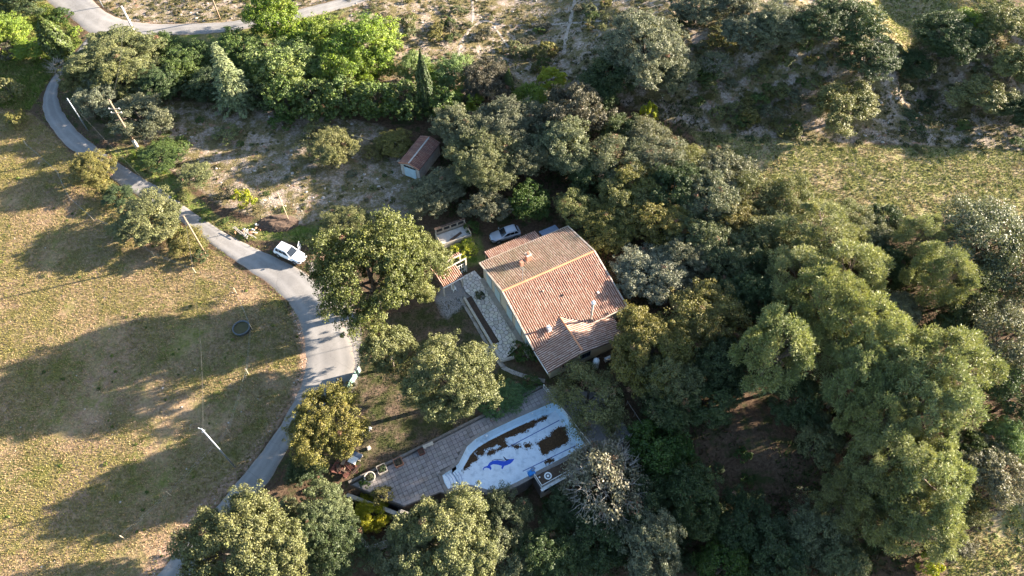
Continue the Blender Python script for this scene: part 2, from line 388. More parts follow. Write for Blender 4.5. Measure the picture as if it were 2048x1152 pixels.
def offset(poly, d):
    """outline moved outwards by d (counter-clockwise aware)"""
    poly = [np.array(p[:2]) for p in poly]; n = len(poly)
    a = sum(poly[k][0]*poly[(k+1) % n][1]-poly[(k+1) % n][0]*poly[k][1] for k in range(n)); sg = 1 if a > 0 else -1; out = []
    for k in range(n):
        e0 = poly[k]-poly[k-1]; e1 = poly[(k+1) % n]-poly[k]; e0 /= np.hypot(*e0)+1e-9; e1 /= np.hypot(*e1)+1e-9
        n0 = np.array([e0[1], -e0[0]])*sg; n1 = np.array([e1[1], -e1[0]])*sg; m = n0+n1; L = m @ m
        out.append(poly[k]+m*(2*d/max(L, .8)) if L > .2 else poly[k]+n0*d)
    return out

# ------------------------------------------------------------------ ground
xs = np.concatenate([-100-np.geomspace(1.5, 700, 26)[::-1], np.arange(-100, 100.01, .8), 100+np.geomspace(1.5, 700, 26)])
ys = np.concatenate([8-np.geomspace(1.5, 500, 22)[::-1], np.arange(8, 126.01, .8), 126+np.geomspace(1.5, 900, 26)])
GX, GY = np.meshgrid(xs, ys); GZ = hgt(GX, GY); nx, ny = len(xs), len(ys)
idx = np.arange(nx*ny).reshape(ny, nx)
me = mesh_np('ground', np.stack([GX, GY, GZ], -1).reshape(-1, 3), np.stack([idx[:-1, :-1], idx[:-1, 1:], idx[1:, 1:], idx[1:, :-1]], -1).reshape(-1, 4), 'ground_soil', True)
MEAD = PV([(-900, 150), (60, 225), (95, 255), (135, 300), (195, 350), (290, 412), (360, 455), (470, 535), (560, 598), (590, 640), (603, 690), (602, 745), (585, 795), (530, 885), (430, 1005), (290, 1160), (200, 1300), (-900, 1400)])
GARR = [PV([(330, 200), (620, 225), (760, 250), (850, 300), (850, 430), (700, 450), (560, 450), (440, 410), (330, 330), (280, 280)]),
        PV([(600, 45), (760, -40), (1300, -60), (1300, 60), (1150, 190), (1000, 200), (860, 200), (740, 150), (700, 90)]),
        PV([(1250, -40), (1800, -40), (1775, 100), (1790, 284), (1640, 290), (1400, 262), (1250, 215), (1150, 150)]),
        PV([(1770, 104), (1870, 62), (2300, 40), (2300, 320), (1776, 287)]), PV([(200, 8), (240, 36), (290, 46), (430, 46), (500, 39), (600, 17), (680, -4), (700, -60), (160, -60)])]
FLD = [PV([(1380, 262), (1640, 285), (1900, 295), (2300, 310), (2300, 470), (1900, 430), (1700, 430), (1520, 380), (1420, 320)]),
       PV([(1990, 1020), (2300, 930), (2300, 1500), (1850, 1300), (1900, 1120)]), PV([(1745, -60), (2040, -60), (1980, 12), (1870, 58), (1810, 112), (1768, 104), (1752, 48)])]
VER = [PV([(200, 78), (330, 71), (430, 67), (560, 49), (700, 15), (660, 50), (560, 80), (430, 95), (300, 95)]), PV([(430, 440), (560, 452), (680, 450), (660, 500), (560, 480), (480, 480)]), PV([(-900, -80), (80, -20), (150, 60), (165, 85), (115, 135), (85, 180), (60, 220), (-900, 160)]),
       PV([(210, 300), (280, 290), (400, 400), (470, 460), (440, 460), (330, 385)]), PV([(880, 480), (960, 470), (975, 530), (900, 535)]), PV([(150, 310), (250, 380), (420, 490), (400, 510), (290, 440), (170, 360)])]
DIRT = [PV([(575, 590), (612, 640), (622, 700), (615, 760), (590, 810), (575, 800), (596, 740), (598, 690), (585, 640)]), PV([(590, 800), (500, 925), (420, 1020), (300, 1165), (270, 1160), (400, 1000), (480, 930), (560, 820)]),
        
        PV([(620, 505), (690, 500), (680, 540), (640, 545)])]
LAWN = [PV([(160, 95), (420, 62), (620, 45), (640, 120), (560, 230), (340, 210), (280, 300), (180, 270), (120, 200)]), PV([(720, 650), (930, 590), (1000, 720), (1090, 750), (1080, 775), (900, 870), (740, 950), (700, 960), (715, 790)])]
GRAV = [PV([(610, 520), (665, 535), (700, 600), (722, 660), (722, 740), (700, 790), (660, 800), (660, 620)]), PV([(890, 560), (925, 560), (945, 600), (890, 640), (870, 600)])]
vx, vy = GX.ravel(), GY.ravel()
def mask(polys):
    m = np.zeros(vx.shape)
    for q in polys:
        d = pdist(q, vx, vy); ins = inside(q, vx, vy); m = np.maximum(m, np.clip(.5+np.where(ins, d, -d)/2.4, 0, 1))
    return m
far = (smooth(126, 150, vy)+smooth(100, 120, np.abs(vx))).clip(0, 1)
fattr(me, 'm_mead', mask([MEAD])); fattr(me, 'm_garr', np.maximum(mask(GARR), far*.8)); fattr(me, 'm_fld', mask(FLD)); fattr(me, 'm_ver', mask(VER))
fattr(me, 'm_dirt', mask(DIRT)); fattr(me, 'm_lawn', mask(LAWN)); fattr(me, 'm_grav', mask(GRAV))
tag(link('ground', me), kind='structure')

def resample(pts, step):
    pts = np.array(pts); d = np.r_[0, np.cumsum(np.hypot(*np.diff(pts, axis=0).T))]; n = max(2, int(d[-1]/step)); t = np.linspace(0, d[-1], n)
    return np.stack([np.interp(t, d, pts[:, 0]), np.interp(t, d, pts[:, 1])], -1)
def soften(p, k=3):
    for _ in range(k): p[1:-1] = .25*p[:-2]+.5*p[1:-1]+.25*p[2:]
    return p
def strip(name, left, right, up, mat, step=1.0, cross=10, ragged=.12):
    L = np.array(PV(left)); R = np.array(PV(right)); N = int(max(np.hypot(*np.diff(L, axis=0).T).sum(), np.hypot(*np.diff(R, axis=0).T).sum())/step)
    def rs(p):
        d = np.r_[0, np.cumsum(np.hypot(*np.diff(p, axis=0).T))]; d /= d[-1]; t = np.linspace(0, 1, N)
        return soften(np.stack([np.interp(t, d, p[:, 0]), np.interp(t, d, p[:, 1])], -1), 6)
    L = rs(L); R = rs(R)
    L += (R-L)/np.hypot(*(R-L).T)[:, None]*(RNG.random((N, 1))-.5)*2*ragged; R += (L-R)/np.hypot(*(R-L).T)[:, None]*(RNG.random((N, 1))-.5)*2*ragged
    t = np.linspace(0, 1, cross+1); V = L[:, None]*(1-t)[None, :, None]+R[:, None]*t[None, :, None]
    Z = hgt(V[..., 0], V[..., 1])+up+.03*np.sin(np.pi*t)[None]; Z[:, 0] -= .12; Z[:, -1] -= .12
    V = np.concatenate([V, Z[..., None]], -1); i = np.arange(N*(cross+1)).reshape(N, cross+1)
    me = mesh_np(name, V.reshape(-1, 3), np.stack([i[:-1, :-1], i[1:, :-1], i[1:, 1:], i[:-1, 1:]], -1).reshape(-1, 4), mat, True)
    me.flip_normals() if me.polygons[0].normal.z < 0 else None
    fattr(me, 'across', np.tile(t, N)); return tag(link(name, me), kind='structure')
LANE_L = [(175, 66), (163, 90), (150, 106), (118, 140), (96, 163), (83, 190), (82, 215), (90, 240), (108, 270), (140, 300), (200, 345), (260, 385), (300, 410), (370, 450), (420, 490), (470, 525), (540, 575), (575, 605), (595, 640), (608, 690), (607, 740), (595, 785), (570, 830), (540, 880), (500, 930), (440, 1000), (380, 1070), (310, 1150), (230, 1250)]
LANE_R = [(245, 60), (215, 76), (172, 96), (155, 117), (127, 150), (113, 180), (118, 205), (135, 235), (165, 270), (210, 305), (270, 345), (330, 380), (385, 420), (440, 460), (500, 490), (550, 512), (625, 545), (665, 600), (692, 650), (716, 700), (720, 740), (700, 780), (640, 815), (600, 855), (575, 910), (545, 960), (510, 1000), (450, 1070), (390, 1150), (310, 1250)]
strip('road', LANE_L, LANE_R, .05, 'asphalt', 1.0)
strip('upper_road', [(-30, -90), (60, -20), (110, 18), (150, 44), (168, 66), (200, 78), (245, 75), (330, 72), (430, 68), (560, 50), (640, 30), (730, 5), (850, -30), (1000, -80)],
      [(120, -90), (170, -25), (192, 2), (215, 25), (240, 36), (262, 41), (290, 45), (335, 47), (430, 45), (500, 38), (590, 20), (670, 0), (770, -30), (900, -75)], .062, 'asphalt', 1.0)
def footpath(pts, w):
    c = [P(a, b) for a, b in pts]; cc = soften(resample([q[:2] for q in c], .8), 3); d = np.gradient(cc, axis=0); d /= np.hypot(*d.T)[:, None]; nn = np.stack([-d[:, 1], d[:, 0]], -1)
    ww = (w*(.7+.6*RNG.random(len(cc))))[:, None]/2; V = np.stack([cc+nn*ww, cc, cc-nn*ww], 1); Z = hgt(V[..., 0], V[..., 1])+.05; Z[:, [0, 2]] -= .05
    V = np.concatenate([V, Z[..., None]], -1).reshape(-1, 3); i = np.arange(len(V)).reshape(-1, 3)
    me = mesh_np('footpath', V, np.concatenate([np.stack([i[:-1, k+1], i[1:, k+1], i[1:, k], i[:-1, k]], -1) for k in (0, 1)]), 'path_soil', True)
    if me.polygons[0].normal.z < 0: me.flip_normals()
    tag(link('footpath', me), kind='structure')
for pts, w in [([(944, -10), (946, 30), (942, 55), (925, 78), (918, 95), (918, 118)], .5), ([(942, 55), (970, 38), (1000, 52), (1065, 48), (1140, 46), (1260, 40)], .5),
               ([(985, 52), (1000, 68), (1012, 90), (1018, 95)], .4), ([(1150, 0), (1138, 50), (1130, 80), (1128, 110)], .6)]:
    footpath(pts, w)

# ------------------------------------------------------------------ terrace and pool
def ccw(p):
    a = sum(p[k][0]*p[(k+1) % len(p)][1]-p[(k+1) % len(p)][0]*p[k][1] for k in range(len(p))); return list(p) if a > 0 else list(p)[::-1]
pool = ccw([np.array(p) for p in POOL]); terr = ccw([np.array(p) for p in TERR]); TZ = .08
def keyhole(outer, hole):
    """one closed outline that runs round outer and hole"""
    hole = hole[::-1]; best = min(((np.hypot(*(a-b)), i, j) for i, a in enumerate(outer) for j, b in enumerate(hole)))
    _, i, j = best; return outer[:i+1]+hole[j:]+hole[:j+1]+outer[i:]
coping_o = offset(pool, .38)
bm = MB(); kh = keyhole(terr, offset(pool, .05)); bm.poly([(p[0], p[1], TZ-.05) for p in kh])
for k in range(len(terr)):
    a, b = terr[k], terr[(k+1) % len(terr)]; bm.poly([(a[0], a[1], -3.2), (b[0], b[1], -3.2), (b[0], b[1], TZ-.05), (a[0], a[1], TZ-.05)])
ter = bm.build('pool_terrace', 'joint', None, kind='structure')
# slabs of the terrace, laid square to the long edge
ANG = math.radians(26.6); ua = np.array([math.cos(ANG), math.sin(ANG)]); va = np.array([-ua[1], ua[0]])
slab_meshes = []
for k in range(6):
    m = MB(); e = .235-.016*random.random(); f = .235-.016*random.random(); m.prism([(-e, -f), (e, -f), (e, f), (-e, f)], -.045, 0); m.v = [(x*(.985 if z == 0 else 1), y*(.985 if z == 0 else 1), z) for x, y, z in m.v]
    slab_meshes.append(m.mesh('slab', 'slab'))
coporig = ter.location; o0 = np.array(terr[0]); rest = MB(); cells = []; west = U(900, 930)[:2]
terr_i = offset(terr, -.12)
for i in range(-90, 90):
    for j in range(-60, 60):
        c = np.array(POOL[1])+ua*(i+(.0))*.5+va*j*.5+ua*(.25 if j % 2 else 0)*0
        q = [c+ua*sx*.245+va*sy*.245 for sx, sy in ((-1, -1), (1, -1), (1, 1), (-1, 1))]
        X = np.array([p[0] for p in q]); Y = np.array([p[1] for p in q])
        ti = inside(terr_i, X, Y); ci = inside(coping_o, X, Y)
        if inside(coping_o, c[0], c[1]) or not ti.any(): continue
        if not ti.all():
            pc = [tuple(p) for p in terr_i]
            for nrm, qq in ((ua, q[1]), (-ua, q[0]), (va, q[2]), (-va, q[0])): pc = clip(pc, qq, nrm) if pc else pc
            if len(pc) > 2: rest.prism(pc, TZ-.048, TZ-.004)
            continue
        cells.append((depth(np.array([c[0], c[1], TZ])), c))
cells.sort(key=lambda t: (np.hypot(*(t[1]-west))))
for n_, (dd, c) in enumerate(cells):
    if n_ < 290:
        g = .87+.22*random.random(); o = link('slab', random.choice(slab_meshes), ter, (c[0]-coporig[0], c[1]-coporig[1], TZ-coporig[2]-.006*random.random()), (g, g*(.97+.04*random.random()), g*(.96+.05*random.random())))
        o.rotation_euler = (random.uniform(-.008, .008), random.uniform(-.008, .008), ANG+random.uniform(-.012, .012))
    else:
        rest.prism([c+ua*sx*.24+va*sy*.24 for sx, sy in ((-1, -1), (1, -1), (1, 1), (-1, 1))], TZ-.048, TZ-.004*random.random())
rest.build('slab', 'slab', ter, kind='stuff')
# coping stones round the pool
cop = MB(); pi_ = offset(pool, -.02)
for k in range(len(pool)):
    a, b = np.array(pi_[k]), np.array(pi_[(k+1) % len(pool)]); c, d = np.array(coping_o[(k+1) % len(pool)]), np.array(coping_o[k]); n_ = max(1, int(np.hypot(*(b-a))/.5))
    for t in range(n_):
        f0, f1 = (t+.02)/n_, (t+.98)/n_; cop.prism([a+(b-a)*f0, a+(b-a)*f1, d+(c-d)*f1, d+(c-d)*f0], TZ-.05, TZ+.03)
cop.build('coping', 'coping_stone', ter, kind='stuff')
# basin
PZ = TZ-.02
def resamp_closed(p, n):
    p = np.array(p+[p[0]]); d = np.r_[0, np.cumsum(np.hypot(*np.diff(p, axis=0).T))]; t = np.linspace(0, d[-1], n, endpoint=False)
    return np.stack([np.interp(t, d, p[:, 0]), np.interp(t, d, p[:, 1])], -1)
pr = thing('swimming_pool', 'empty pale blue swimming pool with rounded end and dolphin on its floor', 'pool', (*np.mean(pool, 0), 0))
body = ccw([np.array(p) for p in POOL[:8]+[tuple(U(909, 948)[:2]), tuple(U(921, 969)[:2])]+POOL[12:]])
bodyp = resamp_closed(body, 120); FZ = -1.45
def inset(p, d):
    q = [np.array(v) for v in offset(list(p), -d)]; return q
r1 = bodyp; r2 = np.array(inset(bodyp, .06)); r3 = np.array(inset(bodyp, .22)); r4 = np.array(inset(bodyp, .5))
for _ in range(6): r3 = .5*r3+.25*np.roll(r3, 1, 0)+.25*np.roll(r3, -1, 0); r4 = .5*r4+.25*np.roll(r4, 1, 0)+.25*np.roll(r4, -1, 0)
w = MB(); n_ = len(bodyp)
ringz = [(r1, PZ), (r2, -.85), (r3, -1.25), (r4, FZ)]
stepmask = inside(offset([U(900, 930)[:2], U(880, 950)[:2], U(898, 985)[:2], U(924, 972)[:2], U(915, 935)[:2]], .2), bodyp[:, 0], bodyp[:, 1])
for (a, za), (b, zb) in zip(ringz[:-1], ringz[1:]):
    for k in range(n_):
        k2 = (k+1) % n_
        if za == PZ and stepmask[k] and stepmask[k2]: continue
        w.poly([(*a[k], za), (*b[k], zb), (*b[k2], zb), (*a[k2], za)][::-1])
w.build('wall', 'pool_wall', pr, sm=True)
MB().poly([(*p, FZ) for p in r4]).build('floor', 'pool_white', pr)
# entry steps
sa, sb = U(884, 951)[:2], U(896, 979)[:2]; ea, eb = U(914, 933)[:2], U(923, 970)[:2]
for k in range(5):
    f0, f1 = k/5, (k+1)/5; L = [];R_ = []
    for f, lst in ((f0, L), (f1, R_)):
        p0 = sa+(ea-sa)*f; p1 = sb+(eb-sb)*f; bow = (U(940, 945)[:2]-U(900, 965)[:2]); bow /= np.hypot(*bow)
        for t in np.linspace(0, 1, 9): lst.append(p0+(p1-p0)*t+bow*.28*math.sin(math.pi*t)*(f > 0))
    MB().prism(L+R_[::-1], -2.4, -.2-.27*k).build('step', 'pool_white', pr, bev=.02)
    edge = MB(); edge.prism([p-bow*.05 for p in R_]+[p-bow*.012 for p in R_][::-1], -.2-.27*k, -.194-.27*k); edge.build('nosing', 'pool_blue', pr)
sw = MB()
for A_, B_, n0 in ((U(903, 938)[:2], sa, 0), (sb, U(925, 972)[:2], 0)):
    d = (B_-A_); nn = np.array([-d[1], d[0]])/np.hypot(*d)*.06; sw.prism([A_+nn, B_+nn, B_-nn, A_-nn], -1.9, PZ)
d = sb-sa; nn = np.array([-d[1], d[0]])/np.hypot(*d)*.06; sw.prism([sa+nn, sb+nn, sb-nn, sa-nn], -1.9, PZ); sw.build('step_wall', 'pool_wall', pr)
C5 = lambda pts, z: [U(860+a/4.609, 770+b/4.609, z)[:2] for a, b in pts]
def flat(name, pts, z, mat, parent, **k): return MB().poly([(*p, z) for p in ccw([np.array(q) for q in C5(pts, z)])]).build(name, mat, parent, **k)
flat('dolphin', [(485, 775), (500, 755), (530, 745), (550, 715), (575, 700), (620, 692), (655, 699), (690, 702), (735, 684), (778, 679), (765, 702), (745, 722), (712, 738), (685, 745), (668, 777), (657, 768), (663, 745), (625, 735), (582, 730), (556, 744), (568, 768), (560, 786), (545, 768), (520, 762), (502, 766), (492, 787)], FZ+.006, 'dolphin_blue', pr)
flat('dolphin_fin', [(672, 655), (690, 668), (706, 684), (735, 683), (706, 699), (690, 688)], FZ+.010, 'black_mosaic', pr)
flat('dolphin_outline', [(570, 700), (600, 688), (650, 690), (690, 698), (690, 694), (650, 685), (600, 683), (568, 696)], FZ+.010, 'black_mosaic', pr)
flat('lane_line', [(716, 572), (1190, 322), (1194, 328), (720, 578)], FZ+.006, 'pool_blue', pr)
flat('lane_line', [(853, 792), (1338, 557), (1342, 563), (857, 798)], FZ+.006, 'pool_blue', pr)
for a, b in ((940, 258), (520, 465)):
    p = U(860+a/4.609, 770+b/4.609, -.45); q = MB().lathe(p, [(.001, .03), (.12, .03), (.14, .0), (.14, -.06)], 14); q.build('pool_light', 'white_plastic', pr, sm=True)
def rough_outline(pts, z, it=3, amp=.16):
    p = [np.array(q) for q in C5(pts, z)]
    for k in range(it):
        o = []
        for i in range(len(p)):
            a, b = p[i], p[(i+1) % len(p)]; d = b-a; o += [a, (a+b)/2+np.array([-d[1], d[0]])*random.uniform(-amp, amp)]
        p = o
    return ccw(p)
def leaves(pts, label, zz=FZ):
    o = rough_outline(pts, zz); m = MB(); m.prism(o, zz+.004, zz+.035)
    P0 = np.array(o); lo, hi = P0.min(0)-.5, P0.max(0)+.5; n = int(60*(hi-lo).prod())+20; q = lo+RNG.random((n*2, 2))*(hi-lo)
    q = q[inside(o, q[:, 0], q[:, 1]) | (pdist(o, q[:, 0], q[:, 1]) < .08+.25*RNG.random(len(q))**4)]
    for c in q:
        a = random.random()*6.28; s = random.uniform(.05, .10); t = random.uniform(-.03, .04)
        u_ = np.array([math.cos(a), math.sin(a)])*s; v_ = np.array([-math.sin(a), math.cos(a)])*s*.6
        m.poly([(*(c-u_), zz+.04), (*(c+v_), zz+.05+t), (*(c+u_), zz+.04), (*(c-v_), zz+.06)])
    m.build('dead_leaves', 'dead_leaves', None, label=label, cat='leaves', kind='stuff')
leaves([(1080, 290), (1060, 320), (985, 345), (960, 380), (900, 400), (880, 430), (800, 450), (740, 470), (690, 490), (675, 515), (700, 540), (720, 565), (650, 600), (560, 645), (525, 635), (560, 610), (640, 585), (660, 560), (610, 545), (560, 575), (500, 590), (490, 640), (440, 650), (420, 625), (445, 600), (400, 630), (440, 690), (380, 715), (350, 760), (310, 795), (302, 740), (320, 690), (380, 620), (450, 560), (550, 500), (650, 455), (750, 400), (850, 350), (920, 350), (1000, 320), (1050, 295)], 'long drift of brown dead leaves along the curved wall of the empty pool')
leaves([(1250, 390), (1270, 520), (1220, 550), (1150, 580), (1110, 600), (1080, 635), (1040, 640), (1015, 600), (1010, 550), (990, 540), (1060, 500), (1110, 480), (1120, 450), (1160, 410), (1200, 390)], 'dark square heap of dead leaves at the square end of the pool')
leaves([(870, 555), (895, 545), (925, 550), (922, 575), (890, 578)], 'tiny blot of dead leaves next to the dark heap in the pool')
leaves([(770, 562), (800, 560), (830, 570), (800, 582), (775, 578)], 'narrow dark smear of dead leaves touching the middle lane line of the pool')
leaves([(1065, 705), (1100, 688), (1140, 690), (1110, 715), (1075, 720)], 'thin patch of dead leaves beside the outer lane line of the pool')

def railing(name, pts, label, z=TZ, h=.95, gap=.16, group=None, post=1.8, mat='white_paint'):
    pts = [np.array(p) for p in pts]; t = thing(name, label, 'railing', (*pts[0], z), 0, group)
    for a, b in zip(pts[:-1], pts[1:]):
        L = np.hypot(*(b-a)); d = (b-a)/L
        for zz, rr in ((h, .035), (.12, .022)): MB().tube([(*a, z+zz), (*b, z+zz)], rr, 6).build('rail', mat, t)
        n = int(L/gap)
        for k in range(n+1):
            p = a+d*min(L, k*gap); ip = k % max(1, int(post/gap)) == 0 or k == n
            (MB().box((*p, z+h/2), (.07, .07, h), math.atan2(d[1], d[0])).build('post', mat, t) if ip else MB().tube([(*p, z+.12), (*p, z+h)], .014, 4, False).build('baluster', mat, t))
    return t
railing('railing', [U(1087, 769+8)[:2], U(1192, 911)[:2]], 'long white metal railing along the square end of the pool')
railing('railing', [U(1262, 874)[:2], U(1200, 910)[:2]], 'short white railing at the outer edge of the paved corner by the stone planter')
# pump house under the pool deck: wall face with dark window, railing above
pc, pe, pw = U(1082, 978)[:2], U(1194, 915)[:2], U(1067, 952)[:2]
railing('railing', [pw+(pc-pw)*.1, pc+(pe-pc)*.01, pc+(pe-pc)*.85], 'angled white railing round the deck above the pump house')
ph = thing('pump_house', 'low grey rendered pump house with dark window under the pool deck', 'building', (*(pc+pe)/2, -2.6))
dS = (pe-pc)/np.hypot(*(pe-pc)); nS = np.array([dS[1], -dS[0]]); 
if nS[1] > 0: nS = -nS
W_ = MB(); L = np.hypot(*(pe-pc))
def wallq(u0, u1, z0, z1, t=.12, off=.0):
    a = pc+dS*u0+nS*off; b = pc+dS*u1+nS*off; return [a, b, b+nS*t, a+nS*t], z0, z1
for (u0, u1, z0, z1) in ((0, .35, -2.8, .0), (2.0, L*.95, -2.8, .0), (.35, 2.0, -.42, .0), (.35, 2.0, -2.8, -1.75)): W_.prism(*wallq(u0, u1, z0, z1))
W_.build('wall', 'garage_wall', ph)
MB().prism(*wallq(.35, 2.0, -1.75, -.42, .03)).build('window', 'window_glass', ph)
MB().prism(*wallq(1.15, 1.22, -1.75, -.42, .08)).build('window_frame', 'grey_wood', ph)
MB().prism(*wallq(-.08, L*.95+.05, .0, .07, .3)).build('roof_edge', 'white_paint', ph)
t = U(1096, 952, TZ); rg = thing('drain_cover', 'round white drain cover on the brown deck of the pump house', 'cover', t)
MB().lathe((0, 0, 0), [(.42, 0), (.42, .06), (.28, .075), (.27, .02)], 20).build('rim', 'white_plastic', rg, False); MB().lathe((0, 0, 0), [(.27, .02), (.15, .03), (.001, .03)], 20).build('grate', 'black_plastic', rg, False); MB().lathe((0, 0, 0), [(.15, .035), (.13, .06), (.001, .06)], 14).build('knob', 'white_plastic', rg, False)
t = U(1079, 955, TZ); fl = thing('float', 'small white ball float on the deck of the pump house', 'float', t); MB().lathe((0, 0, .1), [(.001, -.1), (.07, -.07), (.1, 0), (.07, .07), (.001, .1)], 12).build('ball', 'white_plastic', fl, False, True); MB().tube([(0, 0, .18), (0, 0, .24)], .02).build('cap', 'white_plastic', fl, False)
t = U(1063, 947, TZ); bt = thing('pool_robot', 'crumpled bright blue pool cleaner beside the pump house deck', 'pool cleaner', t, .5)
MB().box((0, 0, .2), (.9, .6, .4), 0, 0, .8).build('hull', 'blue_plastic', bt, False, bev=.1); MB().box((.3, .25, .42), (.5, .4, .2), .4).build('cover', 'sheet_blue', bt, False, bev=.05); MB().tube([(-.4, -.1, .35), (-.5, .2, .7), (.3, .2, .5)], .04).build('hose', 'blue_plastic', bt, False)
# deck covering of brown leaf litter
dk = MB(); q = [pw+(pc-pw)*.12, pc+(pe-pc)*.03, pc+(pe-pc)*.95, U(1176, 901)[:2], U(1078, 949)[:2]]; dk.prism(q, TZ-.05, TZ+.012); dk.build('deck_covering', 'soil', ter)

# ------------------------------------------------------------------ terrace walls, planters, furniture
def wall_run(name, pts, z0, z1, thick, mat, label, cat='wall', cap=None):
    pts = [np.array(p) for p in pts]; t = thing(name, label, cat, (*pts[0], z0))
    for k, (a, b) in enumerate(zip(pts[:-1], pts[1:])):
        d = (b-a)/np.hypot(*(b-a)); n = np.array([-d[1], d[0]])*thick/2; e = d*(thick/2) if k < len(pts)-2 else d*0
        MB().prism([a-n, b+e-n, b+e+n, a+n], z0, z1).build('wall_face', mat, t, bev=.02)
        if cap:
            n2 = n*1.2; L = np.hypot(*(b-a)); m = int(L/.55)+1
            for i in range(m): MB().prism([a+d*(i*L/m+.01)-n2, a+d*((i+1)*L/m-.01)-n2, a+d*((i+1)*L/m-.01)+n2, a+d*(i*L/m+.01)+n2], z1, z1+.06+.008*random.random()).build('cap_stone', cap, t)
    return t
wall_run('garden_wall', [U(698, 967)[:2], U(893, 870)[:2], U(1086, 772)[:2]], -.4, .3, .22, 'dark_concrete', 'long low grey wall along the lawn side of the pool terrace', cap='dark_concrete')
wall_run('garden_wall', [U(690, 988, -.6)[:2], U(800, 1030, -.6)[:2]], -2.9, -.6, .35, 'dark_concrete', 'stone retaining wall between the terrace corner and the sunken garden', cap='pale_stone')
wall_run('garden_wall', [U(680, 1030, -1.2)[:2], U(738, 1096, -1.2)[:2], U(775, 1083, -1.2)[:2]], -3.2, -1.2, .3, 'dark_concrete', 'low dark wall closing the sunken garden beside the yellow lemon tree', cap='concrete')
gp = U(812, 1030, -.2); gt = thing('gate_pillar', 'pale rendered gate pillar with a beam at the corner of the sunken garden', 'pillar', (gp[0], gp[1], -2.6))
b0, b1, b2 = U(800, 1022, 0)[:2], U(826, 1032, 0)[:2], U(837, 1048, 0)[:2]
for a, b, nm in ((b0, b1, 'beam'), (b1, b2, 'pillar_top')):
    d = (b-a)/np.hypot(*(b-a)); n = np.array([-d[1], d[0]])*.22; MB().prism([a-n, b-n, b+n, a+n], -.25 if nm == 'beam' else -2.6, 0.0 if nm == 'beam' else .15).build(nm, 'pale_stone', gt, bev=.03)
MB().prism([b0+np.array([-.2, -.2]), b0+np.array([.2, -.2]), b0+np.array([.2, .2]), b0+np.array([-.2, .2])], -2.6, -.25).build('pier', 'pale_stone', gt)

def square_planter(px, py, s, h, mat, label, rz, soil='soil'):
    p = U(px, py, TZ); t = thing('planter', label, 'planter', p, rz)
    for x, y, a, b in ((0, -s/2, s, .08), (0, s/2, s, .08), (-s/2, 0, .08, s-.09), (s/2, 0, .08, s-.09)): MB().box((x, y, h/2), (a, b, h)).build('side_panel', mat, t, False, bev=.01)
    MB().box((0, 0, h*.4), (s-.1, s-.1, h*.78)).build('earth', soil, t, False); return t, p
square_planter(765, 941, .95, .6, 'grey_wood', 'square pale wooden planter with open top on the terrace', ANG)
square_planter(797, 926, .9, .35, 'terracotta', 'shallow square terracotta planter against the terrace wall', ANG)
square_planter(843, 905, .6, .3, 'rust', 'small rusty brown box beside the white bench on the terrace', ANG)
p = U(741, 958, TZ); t = thing('planter', 'round stone flower pot at the pointed corner of the terrace', 'planter', p)
MB().lathe((0, 0, 0), [(.40, 0), (.52, .25), (.58, .55), (.62, .58), (.62, .66), (.50, .66), (.48, .5), (.001, .5)], 24).build('pot', 'concrete', t, False, True); MB().lathe((0, 0, .52), [(.47, 0), (.3, .05), (.001, .06)], 16).build('earth', 'soil', t, False)
p = U(857, 893, TZ); t = thing('bench', 'white concrete bench against the terrace wall', 'bench', p, ANG)
MB().box((0, 0, .42), (1.2, .4, .1)).build('seat', 'pale_stone', t, False, bev=.02)
for s in (-1, 1): MB().box((s*.42, 0, .185), (.16, .34, .37)).build('leg', 'pale_stone', t, False, bev=.02)
p = U(1222, 862, TZ); t = thing('planter', 'boat-shaped stone planter on the paved corner by the railing', 'planter', p, -.25)
o = [(-.5, -.85), (.1, -1.0), (.6, -.7), (.55, .4), (.25, .95), (-.2, .95), (-.55, .3)]; oi = [(a*.68, b*.68-.05) for a, b in o]
for k in range(7): MB().prism([o[k], o[(k+1) % 7], oi[(k+1) % 7], oi[k]], 0, .55).build('rim_stone', 'concrete', t, False, bev=.03)
MB().prism(oi, 0, .4).build('earth', 'soil', t, False)
p = U(1218, 888, TZ); t = thing('barbecue', 'grey stone barbecue slab beside the short white railing', 'barbecue', p, ANG); MB().box((0, 0, .3), (1.7, .8, .6)).build('base', 'concrete', t, False, bev=.03); MB().box((.25, -.1, .62), (.7, .5, .06)).build('fire_tray', 'black_plastic', t, False); MB().box((-.65, -.3, .8), (.12, .12, .5)).build('post', 'white_paint', t, False)
# slatted lounger below the pool
g0 = P(965, 1001); t = thing('slatted_rack', 'white slatted lounger lying below the curved pool wall', 'lounger', g0, ANG-.45)
for k in range(9): MB().box((-.8+k*.2, 0, .42), (.11, 1.15, .035)).build('slat', 'white_plastic', t, False)
for s in (-1, 1): MB().box((0, s*.45, .38), (1.8, .06, .05)).build('rail', 'white_plastic', t, False)
for sx in (-.75, .75):
    for s in (-1, 1): MB().box((sx, s*.45, .18), (.06, .06, .36)).build('leg', 'white_plastic', t, False)

